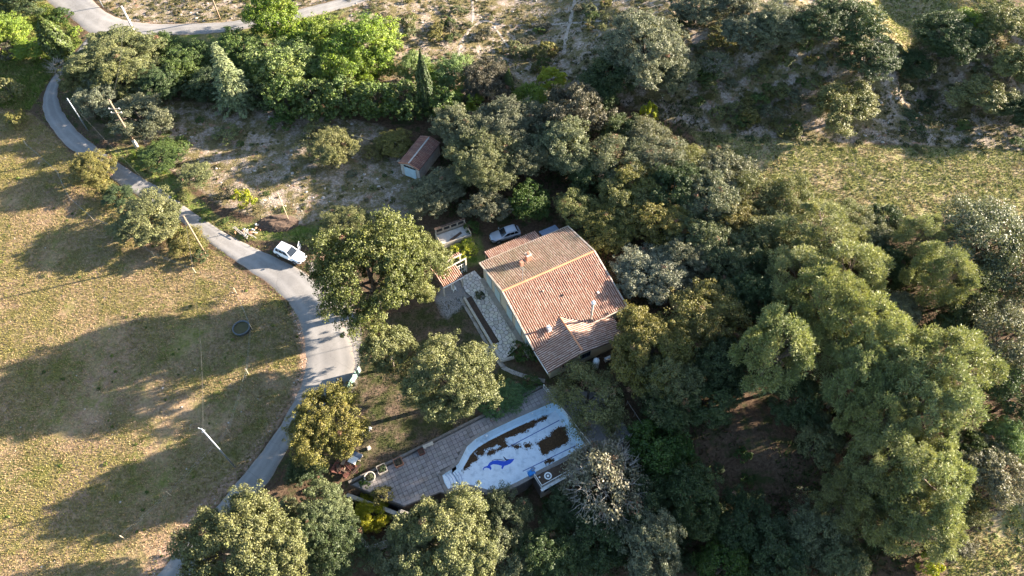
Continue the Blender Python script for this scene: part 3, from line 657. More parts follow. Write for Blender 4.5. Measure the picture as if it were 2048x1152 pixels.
# ------------------------------------------------------------------ tiled roofs
def barrel_roof(name, org, u, v, rows, pitch, zf, vr, mat, chan, parent, course=.38, kind='stuff'):
    """rows of barrel tiles: each row k runs down from v0 to v1 at u=k*pitch; zf(u,v) gives the roof plane. Real half-round tiles stepped at every course"""
    V = []; Fq = []; TR = []; seg = 5; rr = pitch*.28
    for k in range(rows):
        uu = (k+.5)*pitch; r = vr(uu)
        if r is None or abs(r[1]-r[0]) < .15: continue
        v0, v1 = r; n = max(1, int(round(abs(v1-v0)/course))); jit = random.uniform(-.012, .012)
        for c in range(n):
            a = v0+(v1-v0)*c/n; b = v0+(v1-v0)*(c+1.12)/n if c < n-1 else v1; tr = random.random(); tj = random.uniform(-.012, .014); lj = random.uniform(-.014, .014)+(random.uniform(-.05, .05) if random.random() < .02 else 0)
            for vv, sc, up in ((a, .86, .0), (b, 1.06, .018)):
                for s in range(seg+1):
                    w = math.pi*s/seg; du = math.cos(w)*rr*sc+jit+lj
                    p = org+u*(uu+du)+v*vv; V.append((p[0], p[1], zf(uu+du, vv)+math.sin(w)*rr*sc*1.25+up+tj+.05*float(vnoise(uu/1.7, vv/1.7))-.015)); TR.append(tr)
            i = len(V)-2*(seg+1)
            for s in range(seg): Fq.append((i+s, i+s+1, i+seg+2+s, i+seg+1+s))
    me = mesh_np(name, np.array(V)-np.array(wloc(parent)), np.array(Fq), mat); fattr(me, 'tr', TR); return tag(link(name, me, parent), kind=kind)
def pt(org, u, v, a, b, z): q = org+u*a+v*b; return (q[0], q[1], z)
HA = math.radians(28); HU = np.array([math.cos(HA), math.sin(HA)]); HV = np.array([math.sin(HA), -math.cos(HA)]); H0 = np.array([-1.2, 48.1])
house = thing('house', 'cream villa with a striped red tile roof behind the pool', 'house', (*(H0+HU*6.5), 0))
ZR, KN, KS, VN, VS, LEN = 4.6, 1.8/6.3, 2.0/7.85, -6.3, 7.85, 13.05
zmain = lambda a, b: ZR-(KN*-b if b < 0 else KS*b)
WR, WZ, KW = 4.8, 3.19, .195; WS = 11.15; WU0, WU1 = .15, 10.9
zwing = lambda a, b: WZ-KW*abs(a-WR)
def vmain(a):                                              # where the south slope stops: eave, or the valleys with the wing roof
    z = zwing(a, 0); vv = (ZR-z)/KS; return (.0, min(VS, vv)) if 1.2 < a < 8.2 else (.0, VS)
def wvmin(a): return min(VS-.5, (ZR-zwing(a, 0))/KS)
# walls
def hwall(name, pts_uvz, mat='plaster', par=house): return MB().poly([pt(H0, HU, HV, *q) for q in pts_uvz]).build(name, mat, par)
i_ = .35; zt = -.16
def zr(a, b): return zmain(a, b)+zt
hwall('west_wall', [(i_, VN+.4, 0), (i_, VS-.5, 0), (i_, VS-.5, zr(0, VS-.5)), (i_, 0, zr(0, 0)), (i_, VN+.4, zr(0, VN+.4))])
hwall('east_wall', [(LEN-i_, VN+.4, 0), (LEN-i_, VN+.4, zr(0, VN+.4)), (LEN-i_, 0, zr(0, 0)), (LEN-i_, VS-.5, zr(0, VS-.5)), (LEN-i_, VS-.5, 0)])
hwall('north_wall', [(i_, VN+.4, 0), (i_, VN+.4, zr(0, VN+.4)), (LEN-i_, VN+.4, zr(0, VN+.4)), (LEN-i_, VN+.4, 0)])
hwall('south_wall', [(i_, VS-.5, 0), (LEN-i_, VS-.5, 0), (LEN-i_, VS-.5, zr(0, VS-.5)), (i_, VS-.5, zr(0, VS-.5))])
zw = lambda a: zwing(a, 0)-.14
hwall('wing_wall', [(WU0+.5, WS-.3, 0), (WU1-.4, WS-.3, 0), (WU1-.4, WS-.3, zw(WU1-.4)), (WR, WS-.3, zw(WR)), (WU0+.5, WS-.3, zw(WU0+.5))], 'wing_plaster')
hwall('wing_wall', [(WU0+.5, VS-.5, 0), (WU0+.5, WS-.3, 0), (WU0+.5, WS-.3, zw(WU0+.5)), (WU0+.5, VS-.5, zw(WU0+.5))], 'wing_plaster')
hwall('wing_wall', [(WU1-.4, WS-.3, 0), (WU1-.4, VS-.5, 0), (WU1-.4, VS-.5, zw(WU1-.4)), (WU1-.4, WS-.3, zw(WU1-.4))], 'wing_plaster')
# plinth along the terrace and shuttered doors of the west wall
MB().prism([pt(H0, HU, HV, a, b, 0)[:2] for a, b in ((-.35, VN+.6), (i_-.005, VN+.6), (i_-.005, VS-.6), (-.35, VS-.6))], 0, .30).build('plinth', 'concrete', house, bev=.02)
def boxuv(a0, a1, b0, b1, z0, z1, nm, mat, par, **k): return MB().prism([pt(H0, HU, HV, a, b, 0)[:2] for a, b in ((a0, b0), (a1, b0), (a1, b1), (a0, b1))], z0, z1).build(nm, mat, par, **k)
for b0 in (-4.9, -2.6, .6, 2.9, 5.3):
    w_ = .68; zt_ = 2.35
    f = boxuv(i_-.03, i_-.004, b0, b0+2*w_+.06, .31, zt_, 'french_window', 'window_glass', house)
    for s in (0, 1):
        sh = boxuv(i_-.075, i_-.034, b0+s*(w_+.03), b0+s*(w_+.03)+w_, .33, zt_-.02, 'shutter', 'shutter_blue', house, bev=.01)
        for zz in (.75, 1.85): boxuv(i_-.095, i_-.077, b0+s*(w_+.03)+.05, b0+s*(w_+.03)+w_-.05, zz, zz+.1, 'batten', 'shutter_blue', sh)
for a0, a1 in ((2.2, 3.5), (4.6, 6.0)):
    f = boxuv(a0, a1, WS-.298, WS-.27, 1.1, 2.1, 'window', 'window_glass', house)
    for k in range(6):
        a = a0+(a1-a0)*k/5; boxuv(a-.02, a+.02, WS-.268, WS-.22, 1.1, 2.1, 'window_bar', 'black_plastic', f)
    boxuv(a0-.08, a1+.08, WS-.296, WS-.2, 1.02, 1.09, 'sill', 'concrete', f)
# roof decks under the tiles
def deck(nm, quad, mat, dz=-.05): return MB().poly([pt(H0, HU, HV, a, b, z+dz) for a, b, z in quad]).build(nm, mat, house)
Z = zmain
def slabroof(nm, pts2, zf, mat, th=.14):
    m = MB(); n = len(pts2); top = [pt(H0, HU, HV, a, b, zf(a, b)-.02) for a, b in pts2]; bot = [pt(H0, HU, HV, a, b, zf(a, b)-.02-th) for a, b in pts2]
    m.poly(top); m.poly(bot[::-1])
    for k in range(n): m.poly([bot[k], bot[(k+1) % n], top[(k+1) % n], top[k]])
    return m.build(nm, mat, house)
vb = (ZR-WZ)/KS
u_a = WR-(WZ-Z(0, VS))/KW; u_b = WR+(WZ-Z(0, VS))/KW
roof_s = slabroof('roof', [(0, 0), (0, VS), (u_a, VS), (WR, vb), (u_b, VS), (LEN, VS), (LEN, 0)], Z, 'tile_channel')
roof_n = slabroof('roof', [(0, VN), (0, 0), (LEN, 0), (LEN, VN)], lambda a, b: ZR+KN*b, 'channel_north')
roof_w = slabroof('wing_roof', [(WU0, VS-.5), (WU0, WS), (WR, WS), (WR, vb-.2)], zwing, 'tile_channel')
roof_e = slabroof('wing_roof', [(WR, vb-.2), (WR, WS), (WU1, WS), (WU1, VS-.5)], zwing, 'tile_channel')
pit = .27; nr = int(LEN/pit); pit = LEN/nr
barrel_roof('roof_tiles', H0, HU, HV, nr, pit, Z, vmain, 'tile', None, roof_s)
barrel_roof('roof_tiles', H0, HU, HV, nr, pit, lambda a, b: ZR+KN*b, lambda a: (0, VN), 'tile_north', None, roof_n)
HV2 = HV
wing_o = H0+HV*(vb-.1)
def wrow(side):
    def f(b):                                              # b measured along the wing ridge from its upper end
        vv = b+vb-.1
        amax = (WR-WU0) if side < 0 else (WU1-WR)
        # a row starts at the ridge and runs out to the eave; above the main eave it stops at the valley
        if vv < VS:
            av = (WZ-Z(0, vv))/KW; amax = min(amax, max(0, av))
        return (0, amax)
    return f
nw = int((WS-vb+.1)/.25)
for side in (-1, 1):
    U_ = HV; V_ = HU*side
    barrel_roof('roof_tiles', H0+HU*WR+HV*(vb-.1), U_, V_, nw, (WS-vb+.1)/nw, lambda a, b: WZ-KW*b, wrow(side), 'tile_wing', None, roof_w if side < 0 else roof_e)
def ridge(par, a, b, r, mat='ridge_tile', step=.4):
    a = np.array(a); b = np.array(b); L = np.linalg.norm(b-a); n = int(L/step); m = MB()
    for k in range(n):
        p, q = a+(b-a)*k/n, a+(b-a)*(k+1.1)/n; m.tube([p, q], [r*.92, r*1.06], 8, True)
    return m.build('ridge_tiles', mat, par, sm=False, kind='stuff')
ridge(roof_s, pt(H0, HU, HV, -.02, 0, ZR+.04), pt(H0, HU, HV, LEN-.3, 0, ZR+.04), .14)
ridge(roof_w, pt(H0, HU, HV, WR, vb+.15, WZ+.04), pt(H0, HU, HV, WR, WS-.35, WZ+.04), .12)
for a in (.02, LEN-.02):
    for b0, b1, k in ((VN, 0, KN), (0, VS, KS)):
        b1_ = b1
        MB().tube([pt(H0, HU, HV, a, b0, Z(0, b0)+.03), pt(H0, HU, HV, a, b1_, Z(0, b1_)+.03)], .09, 6).build('verge', 'pale_stone', roof_n if b0 < 0 else roof_s)
for b, z_, a0, a1 in ((VN-.06, Z(0, VN)-.06, 0, LEN), (VS+.06, Z(0, VS)-.06, u_b+.1, LEN)):
    MB().tube([pt(H0, HU, HV, a0, b, z_), pt(H0, HU, HV, a1, b, z_)], .07, 8).build('gutter', 'pale_stone', house)
MB().tube([pt(H0, HU, HV, WU0-.06, VS+.05, zwing(WU0, 0)-.07), pt(H0, HU, HV, WU0-.06, WS, zwing(WU0, 0)-.07)], .06, 8).build('gutter', 'white_paint', house)
# chimneys, mast, flue, vents
def solve_h(base, py):
    r = ray(1024, py); return CAMH-base[1]/r[1]*-r[2]
def on_roof(px, py):
    z = 3.5
    for k in range(40):
        q = U(px, py, z)[:2]-H0; a, b = q @ HU, q @ HV; z = .5*z+.5*Z(a, b)
    return a, b, z
a, b, z = on_roof(1056, 520); ch = boxuv(a-.3, a+.3, b-.3, b+.3, z-.3, z+1.15, 'chimney', 'brick_red', roof_n, bev=.01); boxuv(a-.36, a+.36, b-.36, b+.36, z+1.15, z+1.24, 'chimney_cap', 'pale_stone', roof_n); boxuv(a-.16, a+.16, b-.16, b+.16, z+1.24, z+1.5, 'chimney_pot', 'terracotta', roof_n)
a, b, z = on_roof(1043, 531); boxuv(a-.22, a+.22, b-.22, b+.22, z-.3, z+.75, 'chimney', 'brick_red', roof_n, bev=.01)
a, b, z = on_roof(1045, 565); q = pt(H0, HU, HV, a, b, z-.1); MB().tube([q, (q[0], q[1], z+3.1)], .028, 6).build('antenna_mast', 'galvanised', house)
for zz, ln in ((3.0, .9), (2.8, 1.1), (2.6, .8)): MB().tube([(q[0]-ln/2, q[1]+.1*ln, z+zz), (q[0]+ln/2, q[1]-.1*ln, z+zz)], .012, 4).build('antenna_bar', 'galvanised', house)
a, b, z = on_roof(1181, 640); q = pt(H0, HU, HV, a, b, z-.1); hh = max(1.4, solve_h(q, 607)-z); MB().tube([q, (q[0], q[1], z+hh)], .13, 10).build('flue_pipe', 'pale_stone', roof_s, sm=True); MB().lathe((q[0], q[1], z+hh), [(.14, 0), (.26, .05), (.26, .22), (.001, .36)], 12).build('flue_cap', 'white_plastic', roof_s, sm=True)
for px, py, s, mt in ((1124, 592, .12, 'black_plastic'), (1196, 586, .12, 'white_plastic'), (1086, 583, .1, 'concrete')):
    a, b, z = on_roof(px, py); boxuv(a-s, a+s, b-s, b+s, z, z+.22, 'vent_tile', mt, roof_s, bev=.02)
a, b, z = on_roof(1098, 659); boxuv(a-.22, a+.22, b-.3, b+.3, z-.2, z+.55, 'white_vent_box', 'white_plastic', roof_s, bev=.03)
# lean-to at the back of the house
LZ0, LZ1 = 2.35, 1.95
slab_l = [(1.6, VN-.05), (1.6, VN-1.9), (9.2, VN-1.9), (9.2, VN-.05)]; zlean = lambda a, b: LZ0+(b-VN)*.21
porch = slabroof('porch_roof', slab_l, zlean, 'tile_channel', .1)
barrel_roof('porch_tiles', H0+HU*1.6, HU, HV, 29, 7.6/29, lambda a, b: zlean(a, b), lambda a: (VN-.05, VN-1.9), 'tile', None, porch)
for a in (1.8, 4.2, 6.6, 9.0): MB().box(pt(H0, HU, HV, a, VN-1.75, (LZ1-.15)/2), (.14, .14, LZ1-.15), HA).build('porch_post', 'pale_wood', house)
slabroof('awning', [(9.5, VN-.05), (9.5, VN-1.5), (12.0, VN-1.5), (12.0, VN-.05)], lambda a, b: zlean(a, b)+.05, 'sheet_blue', .05)
rb = MB()
for k in range(12): a = 9.6+k*.21; rb.tube([pt(H0, HU, HV, a, VN-.06, zlean(a, VN)+.05), pt(H0, HU, HV, a, VN-1.5, zlean(a, VN-1.5)+.05)], .035, 5)
rb.build('awning_ribs', 'sheet_blue', house, kind='stuff')
for a in (9.6, 11.9): MB().box(pt(H0, HU, HV, a, VN-1.4, .98), (.09, .09, 1.96), HA).build('awning_post', 'galvanised', house)
# hot water tank by the wing wall
wt = U(1190, 735, 0); t = thing('water_tank', 'white upright water heater standing against the wing wall of the villa', 'water tank', (wt[0], wt[1], 0)); MB().lathe((0, 0, 0), [(.36, 0), (.38, .05), (.38, 1.7), (.3, 1.84), (.12, 1.88), (.001, 1.88)], 20).build('cylinder', 'white_plastic', t, False, True); MB().tube([(.1, 0, 1.86), (.1, 0, 2.05), (.3, .2, 2.05)], .03).build('pipe', 'galvanised', t, False)
wc = U(1214, 722, 0); t = thing('wall_unit', 'pale square unit on legs at the foot of the wing wall', 'unit', (wc[0], wc[1], 0), HA); MB().box((0, 0, .55), (.8, .3, .6)).build('casing', 'white_paint', t, False, bev=.02); MB().box((.3, 0, .12), (.06, .3, .25)).build('leg', 'galvanised', t, False); MB().box((-.3, 0, .12), (.06, .3, .25)).build('leg', 'galvanised', t, False)

# ------------------------------------------------------------------ crazy paving beside the house, planter wall, stepping stones
FP = [U(a, b, .2)[:2] for a, b in [(919, 556), (949, 541), (966, 560), (1048, 681), (1034, 696), (1005, 721), (984, 690), (999, 684), (941, 592), (932, 584)]]
FP = ccw([np.array(p) for p in FP]); pv = MB().prism(FP, -.2, .17).build('flagstone_terrace', 'mortar', None, kind='structure')
A0 = np.array(FP); lo, hi = A0.min(0), A0.max(0); S = []
tries = 0
while len(S) < 298 and tries < 30000:
    tries += 1; c = lo+RNG.random(2)*(hi-lo)
    if inside(FP, c[0], c[1]) and all((c[0]-s[0])**2+(c[1]-s[1])**2 > .17 for s in S): S.append(c)
S = np.array(S)
for k, c in enumerate(S):
    d = np.hypot(*(S-c).T); pl = [tuple(p) for p in FP]
    for j in np.argsort(d)[1:22]:
        q = S[j]; nn = (q-c)/d[j]; pl = clip(pl, (c+q)/2-nn*.022, nn)
        if len(pl) < 3: break
    if len(pl) < 3: continue
    pl = [tuple(p) for p in pl]; z = .205+.012*random.random(); g = .82+.3*random.random()
    m = MB().prism(pl, .1, z); cc = np.mean(pl, 0); nP = len(pl); m.v = [((x-cc[0])*.97+cc[0], (y-cc[1])*.97+cc[1], zz) if zz > .15 else (x, y, zz) for x, y, zz in m.v]
    off = np.array([cc[0], cc[1], .1]); link('flagstone', m.mesh('flagstone', 'flag', off), pv, off-np.array(pv.location), (g, g*random.uniform(.95, 1.0), g*random.uniform(.88, 1.02)))
wall_run('planter_wall', [U(929, 598)[:2], U(1003, 723)[:2], U(1028, 716)[:2]], -.1, .42, .26, 'pale_stone', 'pale curved planter edging between the lawn and the crazy paving')
p0, p1, p2, p3 = [U(a, b)[:2] for a, b in ((932, 600), (943, 594), (996, 684), (984, 692))]
MB().prism([p0, p3, p2, p1], -.1, .26).build('planter_bed', 'soil', None, kind='structure')
def stepping(pts, n, label_group, s, first_label):
    c = resample(PV(pts), .2); d = np.r_[0, np.cumsum(np.hypot(*np.diff(c, axis=0).T))]
    for k in range(n):
        t = d[-1]*(k+.5)/n; q = np.array([np.interp(t, d, c[:, 0]), np.interp(t, d, c[:, 1])]); q2 = np.array([np.interp(min(t+.2, d[-1]), d, c[:, 0]), np.interp(min(t+.2, d[-1]), d, c[:, 1])]); a = math.atan2(*(q2-q)[::-1]) if k < n-1 else a
        m = MB(); e = s*random.uniform(.9, 1.05)/2; f = s*random.uniform(.85, 1.0)/2; m.prism([(-e, -f), (e*.95, -f*1.05), (e, f), (-e*.92, f*.95)], -.12, .045)
        o = link('stepping_stone', m.mesh('stepping_stone', 'concrete'), None, (q[0], q[1], float(hgt(*q))+.01)); o.rotation_euler[2] = a; tag(o, first_label, 'stepping stone', label_group)
stepping([(921, 597), (945, 637), (968, 678), (980, 697)], 20, 'stepping stones along the planter wall', .42, 'square stepping stone in the straight row beside the pale planter edging')
stepping([(996, 720), (1008, 736), (1027, 745), (1045, 751), (1065, 758), (1090, 762)], 12, 'stepping stones of the curved garden path', .55, 'rounded slab of the curved stepping path below the villa')
MB().prism([U(a, b)[:2] for a, b in ((940, 699), (985, 692), (996, 716), (965, 722))], -.1, .03).build('paved_strip', 'concrete', None, kind='structure')

# ------------------------------------------------------------------ tiled shelter beside the house, with gate frame and chair
sh0 = U(884, 577, 2.2)[:2]                                   # south-west corner of its roof
shel = thing('garden_shelter', 'small tiled garden shelter on posts joined to the villa forecourt', 'shelter', (*U(910, 565)[:2], 0))
SV = -HV; e0 = U(886, 575, 2.2)[:2]; e1 = U(927, 553, 2.2)[:2]; rl = np.hypot(*(e1-e0)); su = (e1-e0)/rl; sv = np.array([-su[1], su[0]])
def spt(a, b, z): q = e0+su*a+sv*b; return (q[0], q[1], z)
zsh = lambda a, b: 2.2+.28*min(b, 1.9)-.28*max(0, b-1.9)
def sroof(pts2, nm):
    m = MB(); top = [spt(a, b, zsh(a, b)-.02) for a, b in pts2]; bot = [spt(a, b, zsh(a, b)-.12) for a, b in pts2]; n = len(top); m.poly(top); m.poly(bot[::-1])
    for k in range(n): m.poly([bot[k], bot[(k+1) % n], top[(k+1) % n], top[k]])
    m.build(nm, 'tile_channel', shel)
sroof([(0, 0), (rl, 0), (rl, 1.9), (0, 1.9)], 'roof_deck'); sroof([(.0, 1.9), (1.5, 1.9), (1.5, 3.6), (.0, 3.6)], 'roof_deck'); sroof([(1.5, 3.0), (rl+1.6, 3.0), (rl+1.6, 3.6), (1.5, 3.6)], 'roof_deck')
nq = int(rl/.25)
barrel_roof('roof_tiles', e0, su, sv, nq, rl/nq, zsh, lambda a: (1.9, 0), 'tile', None, shel)
barrel_roof('roof_tiles', e0, su, sv, int((rl+1.6)/.25), .25, zsh, lambda a: (1.9, 3.6) if a < 1.5 else (3.0, 3.6), 'tile', None, shel)
MB().tube([spt(0, 1.9, zsh(0, 1.9)+.04), spt(rl+1.6, 1.9, zsh(0, 1.9)+.04)], .1, 8).build('ridge_beam', 'pale_stone', shel)
MB().tube([spt(1.5, 3.0, zsh(0, 3.0)), spt(rl+1.6, 3.0, zsh(0, 3.0))], .09, 6).build('ridge_beam', 'pale_stone', shel)
MB().tube([spt(0, -.04, 2.12), spt(rl, -.04, 2.12)], .07, 6).build('gutter', 'white_paint', shel)
for a, b in ((.15, .15), (rl*.5, .15), (rl-.15, .15), (.15, 3.4), (rl+1.5, 3.4), (rl+1.5, 1.9)): MB().box(spt(a, b, (zsh(a, b)-.12)/2), (.18, .18, zsh(a, b)-.12), math.atan2(su[1], su[0])).build('post', 'pale_stone', shel)
for k in range(9):
    a = 1.7+(rl-.1)*k/8; MB().tube([spt(a, 1.95, .05), spt(a, 1.95, 1.9)], .03, 4).build('trellis_bar', 'white_paint', shel)
for zz in (.5, 1.2, 1.85): MB().tube([spt(1.7, 1.95, zz), spt(rl+1.55, 1.95, zz)], .03, 4).build('trellis_rail', 'white_paint', shel)
def chair(px, py, rz, label):
    p = P(px, py); t = thing('garden_chair', label, 'chair', p, rz); m = 'white_plastic'
    MB().box((0, 0, .43), (.5, .5, .05)).build('seat', m, t, False, bev=.02); MB().box((0, .25, .72), (.48, .05, .55), 0, -.2).build('backrest', m, t, False, bev=.02)
    for sx in (-.21, .21):
        for sy in (-.21, .21): MB().tube([(sx, sy, .42), (sx*1.15, sy*1.15, 0)], .022, 5).build('leg', m, t, False)
        MB().box((sx*1.12, 0, .64), (.05, .46, .03)).build('armrest', m, t, False)
chair(908, 581, .6, 'white plastic garden chair in the shade in front of the tiled shelter')
# open box store beyond the yard
bx0 = U(908, 478, 0); bs = thing('wood_store', 'old grey open-topped store box with dark front slots near the yard', 'store', (bx0[0], bx0[1], 0), math.radians(25))
MB().box((0, -.95, .5), (4.3, .1, 1.0)).build('front_board', 'grey_wood', bs, False); MB().box((0, 1.1, 1.0), (4.3, .1, 1.9)).build('back_board', 'grey_wood', bs, False)
for s in (-1, 1): MB().box((s*2.15, .08, .6), (.1, 2.1, 1.2)).build('side_board', 'pale_wood', bs, False)
MB().box((0, .0, .72), (4.2, 1.75, .06), 0, .18).build('sheet', 'garage_wall', bs, False); MB().box((.2, -.3, .78), (2.0, .35, .04), .35, .18).build('plank', 'dark_wood', bs, False)
for k in range(4): MB().box((-1.55+k*1.02, 1.03, 1.5), (.78, .03, .45)).build('slot', 'black_plastic', bs, False)
MB().box((0, 1.1, 1.98), (4.4, .3, .06)).build('top_rail', 'dark_wood', bs, False)

# ------------------------------------------------------------------ garage in the garrigue
g1, g2 = U(797, 326, 2.3)[:2], U(838, 341, 2.3)[:2]; gu = (g2-g1)/np.hypot(*(g2-g1)); gw = np.hypot(*(g2-g1)); gv = np.array([-gu[1], gu[0]]); GL = 6.2; GH = 2.3
gar = thing('garage', 'small stone garage with red tile roof and pale blue doors in the garrigue', 'garage', (*(g1+gu*gw/2+gv*GL/2), 0))
gz = lambda a: GH+.34*(gw/2-abs(a-gw/2))
def gp_(a, b, z): q = g1+gu*a+gv*b; return (q[0], q[1], z)
MB().poly([gp_(.15, .2, 0), gp_(gw-.15, .2, 0), gp_(gw-.15, .2, gz(gw-.15)-.1), gp_(gw/2, .2, gz(gw/2)-.1), gp_(.15, .2, gz(.15)-.1)]).build('front_wall', 'garage_wall', gar)
MB().poly([gp_(gw-.15, GL-.2, 0), gp_(.15, GL-.2, 0), gp_(.15, GL-.2, gz(.15)-.1), gp_(gw/2, GL-.2, gz(gw/2)-.1), gp_(gw-.15, GL-.2, gz(gw-.15)-.1)]).build('rear_wall', 'garage_wall', gar)
for a in (.15, gw-.15): MB().poly([gp_(a, .2, 0), gp_(a, GL-.2, 0), gp_(a, GL-.2, gz(a)-.1), gp_(a, .2, gz(a)-.1)]).build('side_wall', 'garage_wall', gar)
for s in range(2): MB().prism([gp_(gw/2-.95+s*.97, .12, 0)[:2], gp_(gw/2-.95+s*.97+.94, .12, 0)[:2], gp_(gw/2-.95+s*.97+.94, .18, 0)[:2], gp_(gw/2-.95+s*.97, .18, 0)[:2]], .05, 1.85).build('door_leaf', 'garage_door', gar)
for s in range(4): MB().prism([gp_(gw/2-.93+s*.49, .1, 0)[:2], gp_(gw/2-.93+s*.49+.4, .1, 0)[:2], gp_(gw/2-.93+s*.49+.4, .19, 0)[:2], gp_(gw/2-.93+s*.49, .19, 0)[:2]], 1.9, 2.12).build('slot_window', 'black_plastic', gar)
for s in (-1, 1):
    pts_ = [(gw/2, 0), (gw/2, GL), (0 if s < 0 else gw, GL), (0 if s < 0 else gw, 0)]; m = MB(); top = [gp_(a, b, gz(a)-.03) for a, b in pts_]; bot = [gp_(a, b, gz(a)-.12) for a, b in pts_]; m.poly(top); m.poly(bot[::-1])
    for k in range(4): m.poly([bot[k], bot[(k+1) % 4], top[(k+1) % 4], top[k]])
    m.build('roof_deck', 'tile_channel', gar)
    barrel_roof('roof_tiles', g1+gu*gw/2, gv, gu*s, int(GL/.24), GL/int(GL/.24), lambda a, b: gz(gw/2)-.34*b, lambda a: (0, gw/2), 'tile_garage', None, gar)
ridge(gar, gp_(gw/2, .0, gz(gw/2)+.03), gp_(gw/2, GL-.4, gz(gw/2)+.03), .11, 'garage_wall')
for s in (0, gw): MB().tube([gp_(gw/2, .03, gz(gw/2)+.04), gp_(s, .03, GH+.04)], .08, 6).build('verge', 'terracotta', gar)

# ------------------------------------------------------------------ cars
def car(px, py, heading, label, paint, L=4.45, Wd=1.84, Hh=1.62, open_door=False, z=0.0):
    p = P(px, py); p[2] += z; t = thing('parked_car', label, 'car', p, heading); hw = Wd/2; hl = L/2
    st = [(-hl, .62, .80, .86), (-hl+.10, .40, .93, .95), (-hl+.45, .30, .97, 1.0), (-.6, .30, .96, 1.0), (.55, .30, .95, .99), (hl-1.0, .30, .92, .97), (hl-.45, .32, .84, .93), (hl-.12, .38, .74, .84), (hl, .50, .62, .72)]
    V = []; seg = None
    for x, zb, zt, wf in st:
        w = hw*wf; sec = [(0, zt+.015), (w*.55, zt+.01), (w*.84, zt-.02), (w*.97, zt-.12), (w, (zb+zt)/2), (w*.97, zb+.06), (w*.88, zb), (0, zb)]
        ring = [(x, y, z) for y, z in sec]+[(x, -y, z) for y, z in sec[-2:0:-1]]; V.append(ring); seg = len(ring)
    m = MB(); m.v = [q for r in V for q in r]
    for k in range(len(V)-1):
        for j in range(seg): m.f.append([k*seg+j, k*seg+(j+1) % seg, (k+1)*seg+(j+1) % seg, (k+1)*seg+j])
    m.f += [list(range(seg))[::-1], [(len(V)-1)*seg+j for j in range(seg)]]
    bd = m.build('body', paint, t, False, True); bd.data.flip_normals() if False else None
    sub = bd.modifiers.new('sub', 'SUBSURF'); sub.levels = 1; sub.render_levels = 1
    # cabin
    zb, zr_ = .90, Hh; B = [(-hl+.22, hw*.86), (hl-1.35, hw*.88)]; R_ = [(-hl+.62, hw*.70), (hl-2.2, hw*.70)]
    c = MB(); lower = [(B[0][0], -B[0][1], zb), (B[1][0], -B[1][1], zb), (B[1][0], B[1][1], zb), (B[0][0], B[0][1], zb)]; upper = [(R_[0][0], -R_[0][1], zr_), (R_[1][0], -R_[1][1], zr_-.02), (R_[1][0], R_[1][1], zr_-.02), (R_[0][0], R_[0][1], zr_)]
    c.v = lower+upper; c.f = [[4, 5, 6, 7]]+[[k, (k+1) % 4, 4+(k+1) % 4, 4+k] for k in range(4)]; c.build('cabin', paint, t, False, bev=.08)
    def face(k, s0, s1, t0, t1, nm, out=.012, par=t):
        a, b, d, e = [Vector(q) for q in (c.v[k], c.v[(k+1) % 4], c.v[4+(k+1) % 4], c.v[4+k])]
        f = lambda s, u: (a*(1-s)+b*s)*(1-u)+(e*(1-s)+d*s)*u
        n = (b-a).cross(e-a).normalized()*out; return MB().poly([f(s0, t0)+n, f(s1, t0)+n, f(s1, t1)+n, f(s0, t1)+n]).build(nm, 'car_glass', par, False)
    face(1, .06, .94, .10, .92, 'windscreen'); face(3, .08, .92, .25, .88, 'rear_window')
    for k in (0, 2):
        flip = (lambda s: s) if k == 0 else (lambda s: 1-s)
        for s0, s1 in ((.05, .26), (.29, .55), (.58, .90)):
            a_, b_ = sorted((flip(s0), flip(s1))); face(k, a_, b_, .22, .86, 'side_window')
    for sx in (-hl+.85, hl-.9):
        for sy in (-1, 1):
            w = thing_part('wheel', t, (sx, sy*(hw-.10), .34)); y0 = -.12; 
            m = MB(); prof = [(.20, -.11), (.31, -.11), (.34, -.07), (.34, .07), (.31, .11), (.20, .11)]
            i = 0; m.lathe((0, 0, 0), prof, 20); m.v = [(x, z, y) for x, y, z in m.v]; m.build('tyre', 'rubber', w, False, True)
            m = MB(); m.lathe((0, 0, 0), [(.21, .09*sy), (.17, .10*sy), (.06, .07*sy), (.001, .08*sy)], 14); m.v = [(x, z, y) for x, y, z in m.v]; m.build('rim', 'rim_alloy', w, False)
            a = MB(); a.lathe((0, 0, 0), [(.355, hw*.995*sy), (.43, hw*.985*sy)], 24); a.v = [(sx+x, z, .36+y) for x, y, z in a.v]; a.build('wheel_arch', 'black_plastic', t, False)
    for s in (-1, 1):
        MB().poly([(hl-.42, s*hw*.93, .80), (hl-.08, s*hw*.82, .70), (hl-.0, s*hw*.58, .665), (hl-.05, s*hw*.50, .735), (hl-.26, s*hw*.72, .805)]).build('headlight', 'black_plastic', t, False)
        MB().box((-hl+.06, s*hw*.78, .84), (.1, .26, .16)).build('tail_light', 'rust', t, False)
        MB().box((hl-1.55, s*(hw+.08), 1.0), (.14, .2, .13)).build('mirror', paint, t, False, bev=.03)
        MB().tube([(-hl+.75, s*hw*.64, zr_+.03), (hl-2.4, s*hw*.64, zr_+.02)], .02, 5).build('roof_rail', 'galvanised', t, False)
    MB().box((hl-.01, 0, .58), (.03, 1.0, .10)).build('grille', 'black_plastic', t, False); MB().box((hl-.06, 0, .38), (.1, 1.3, .08)).build('bumper_intake', 'black_plastic', t, False); MB().box((hl+.015, 0, .48), (.02, .5, .11)).build('number_plate', 'white_plastic', t, False)
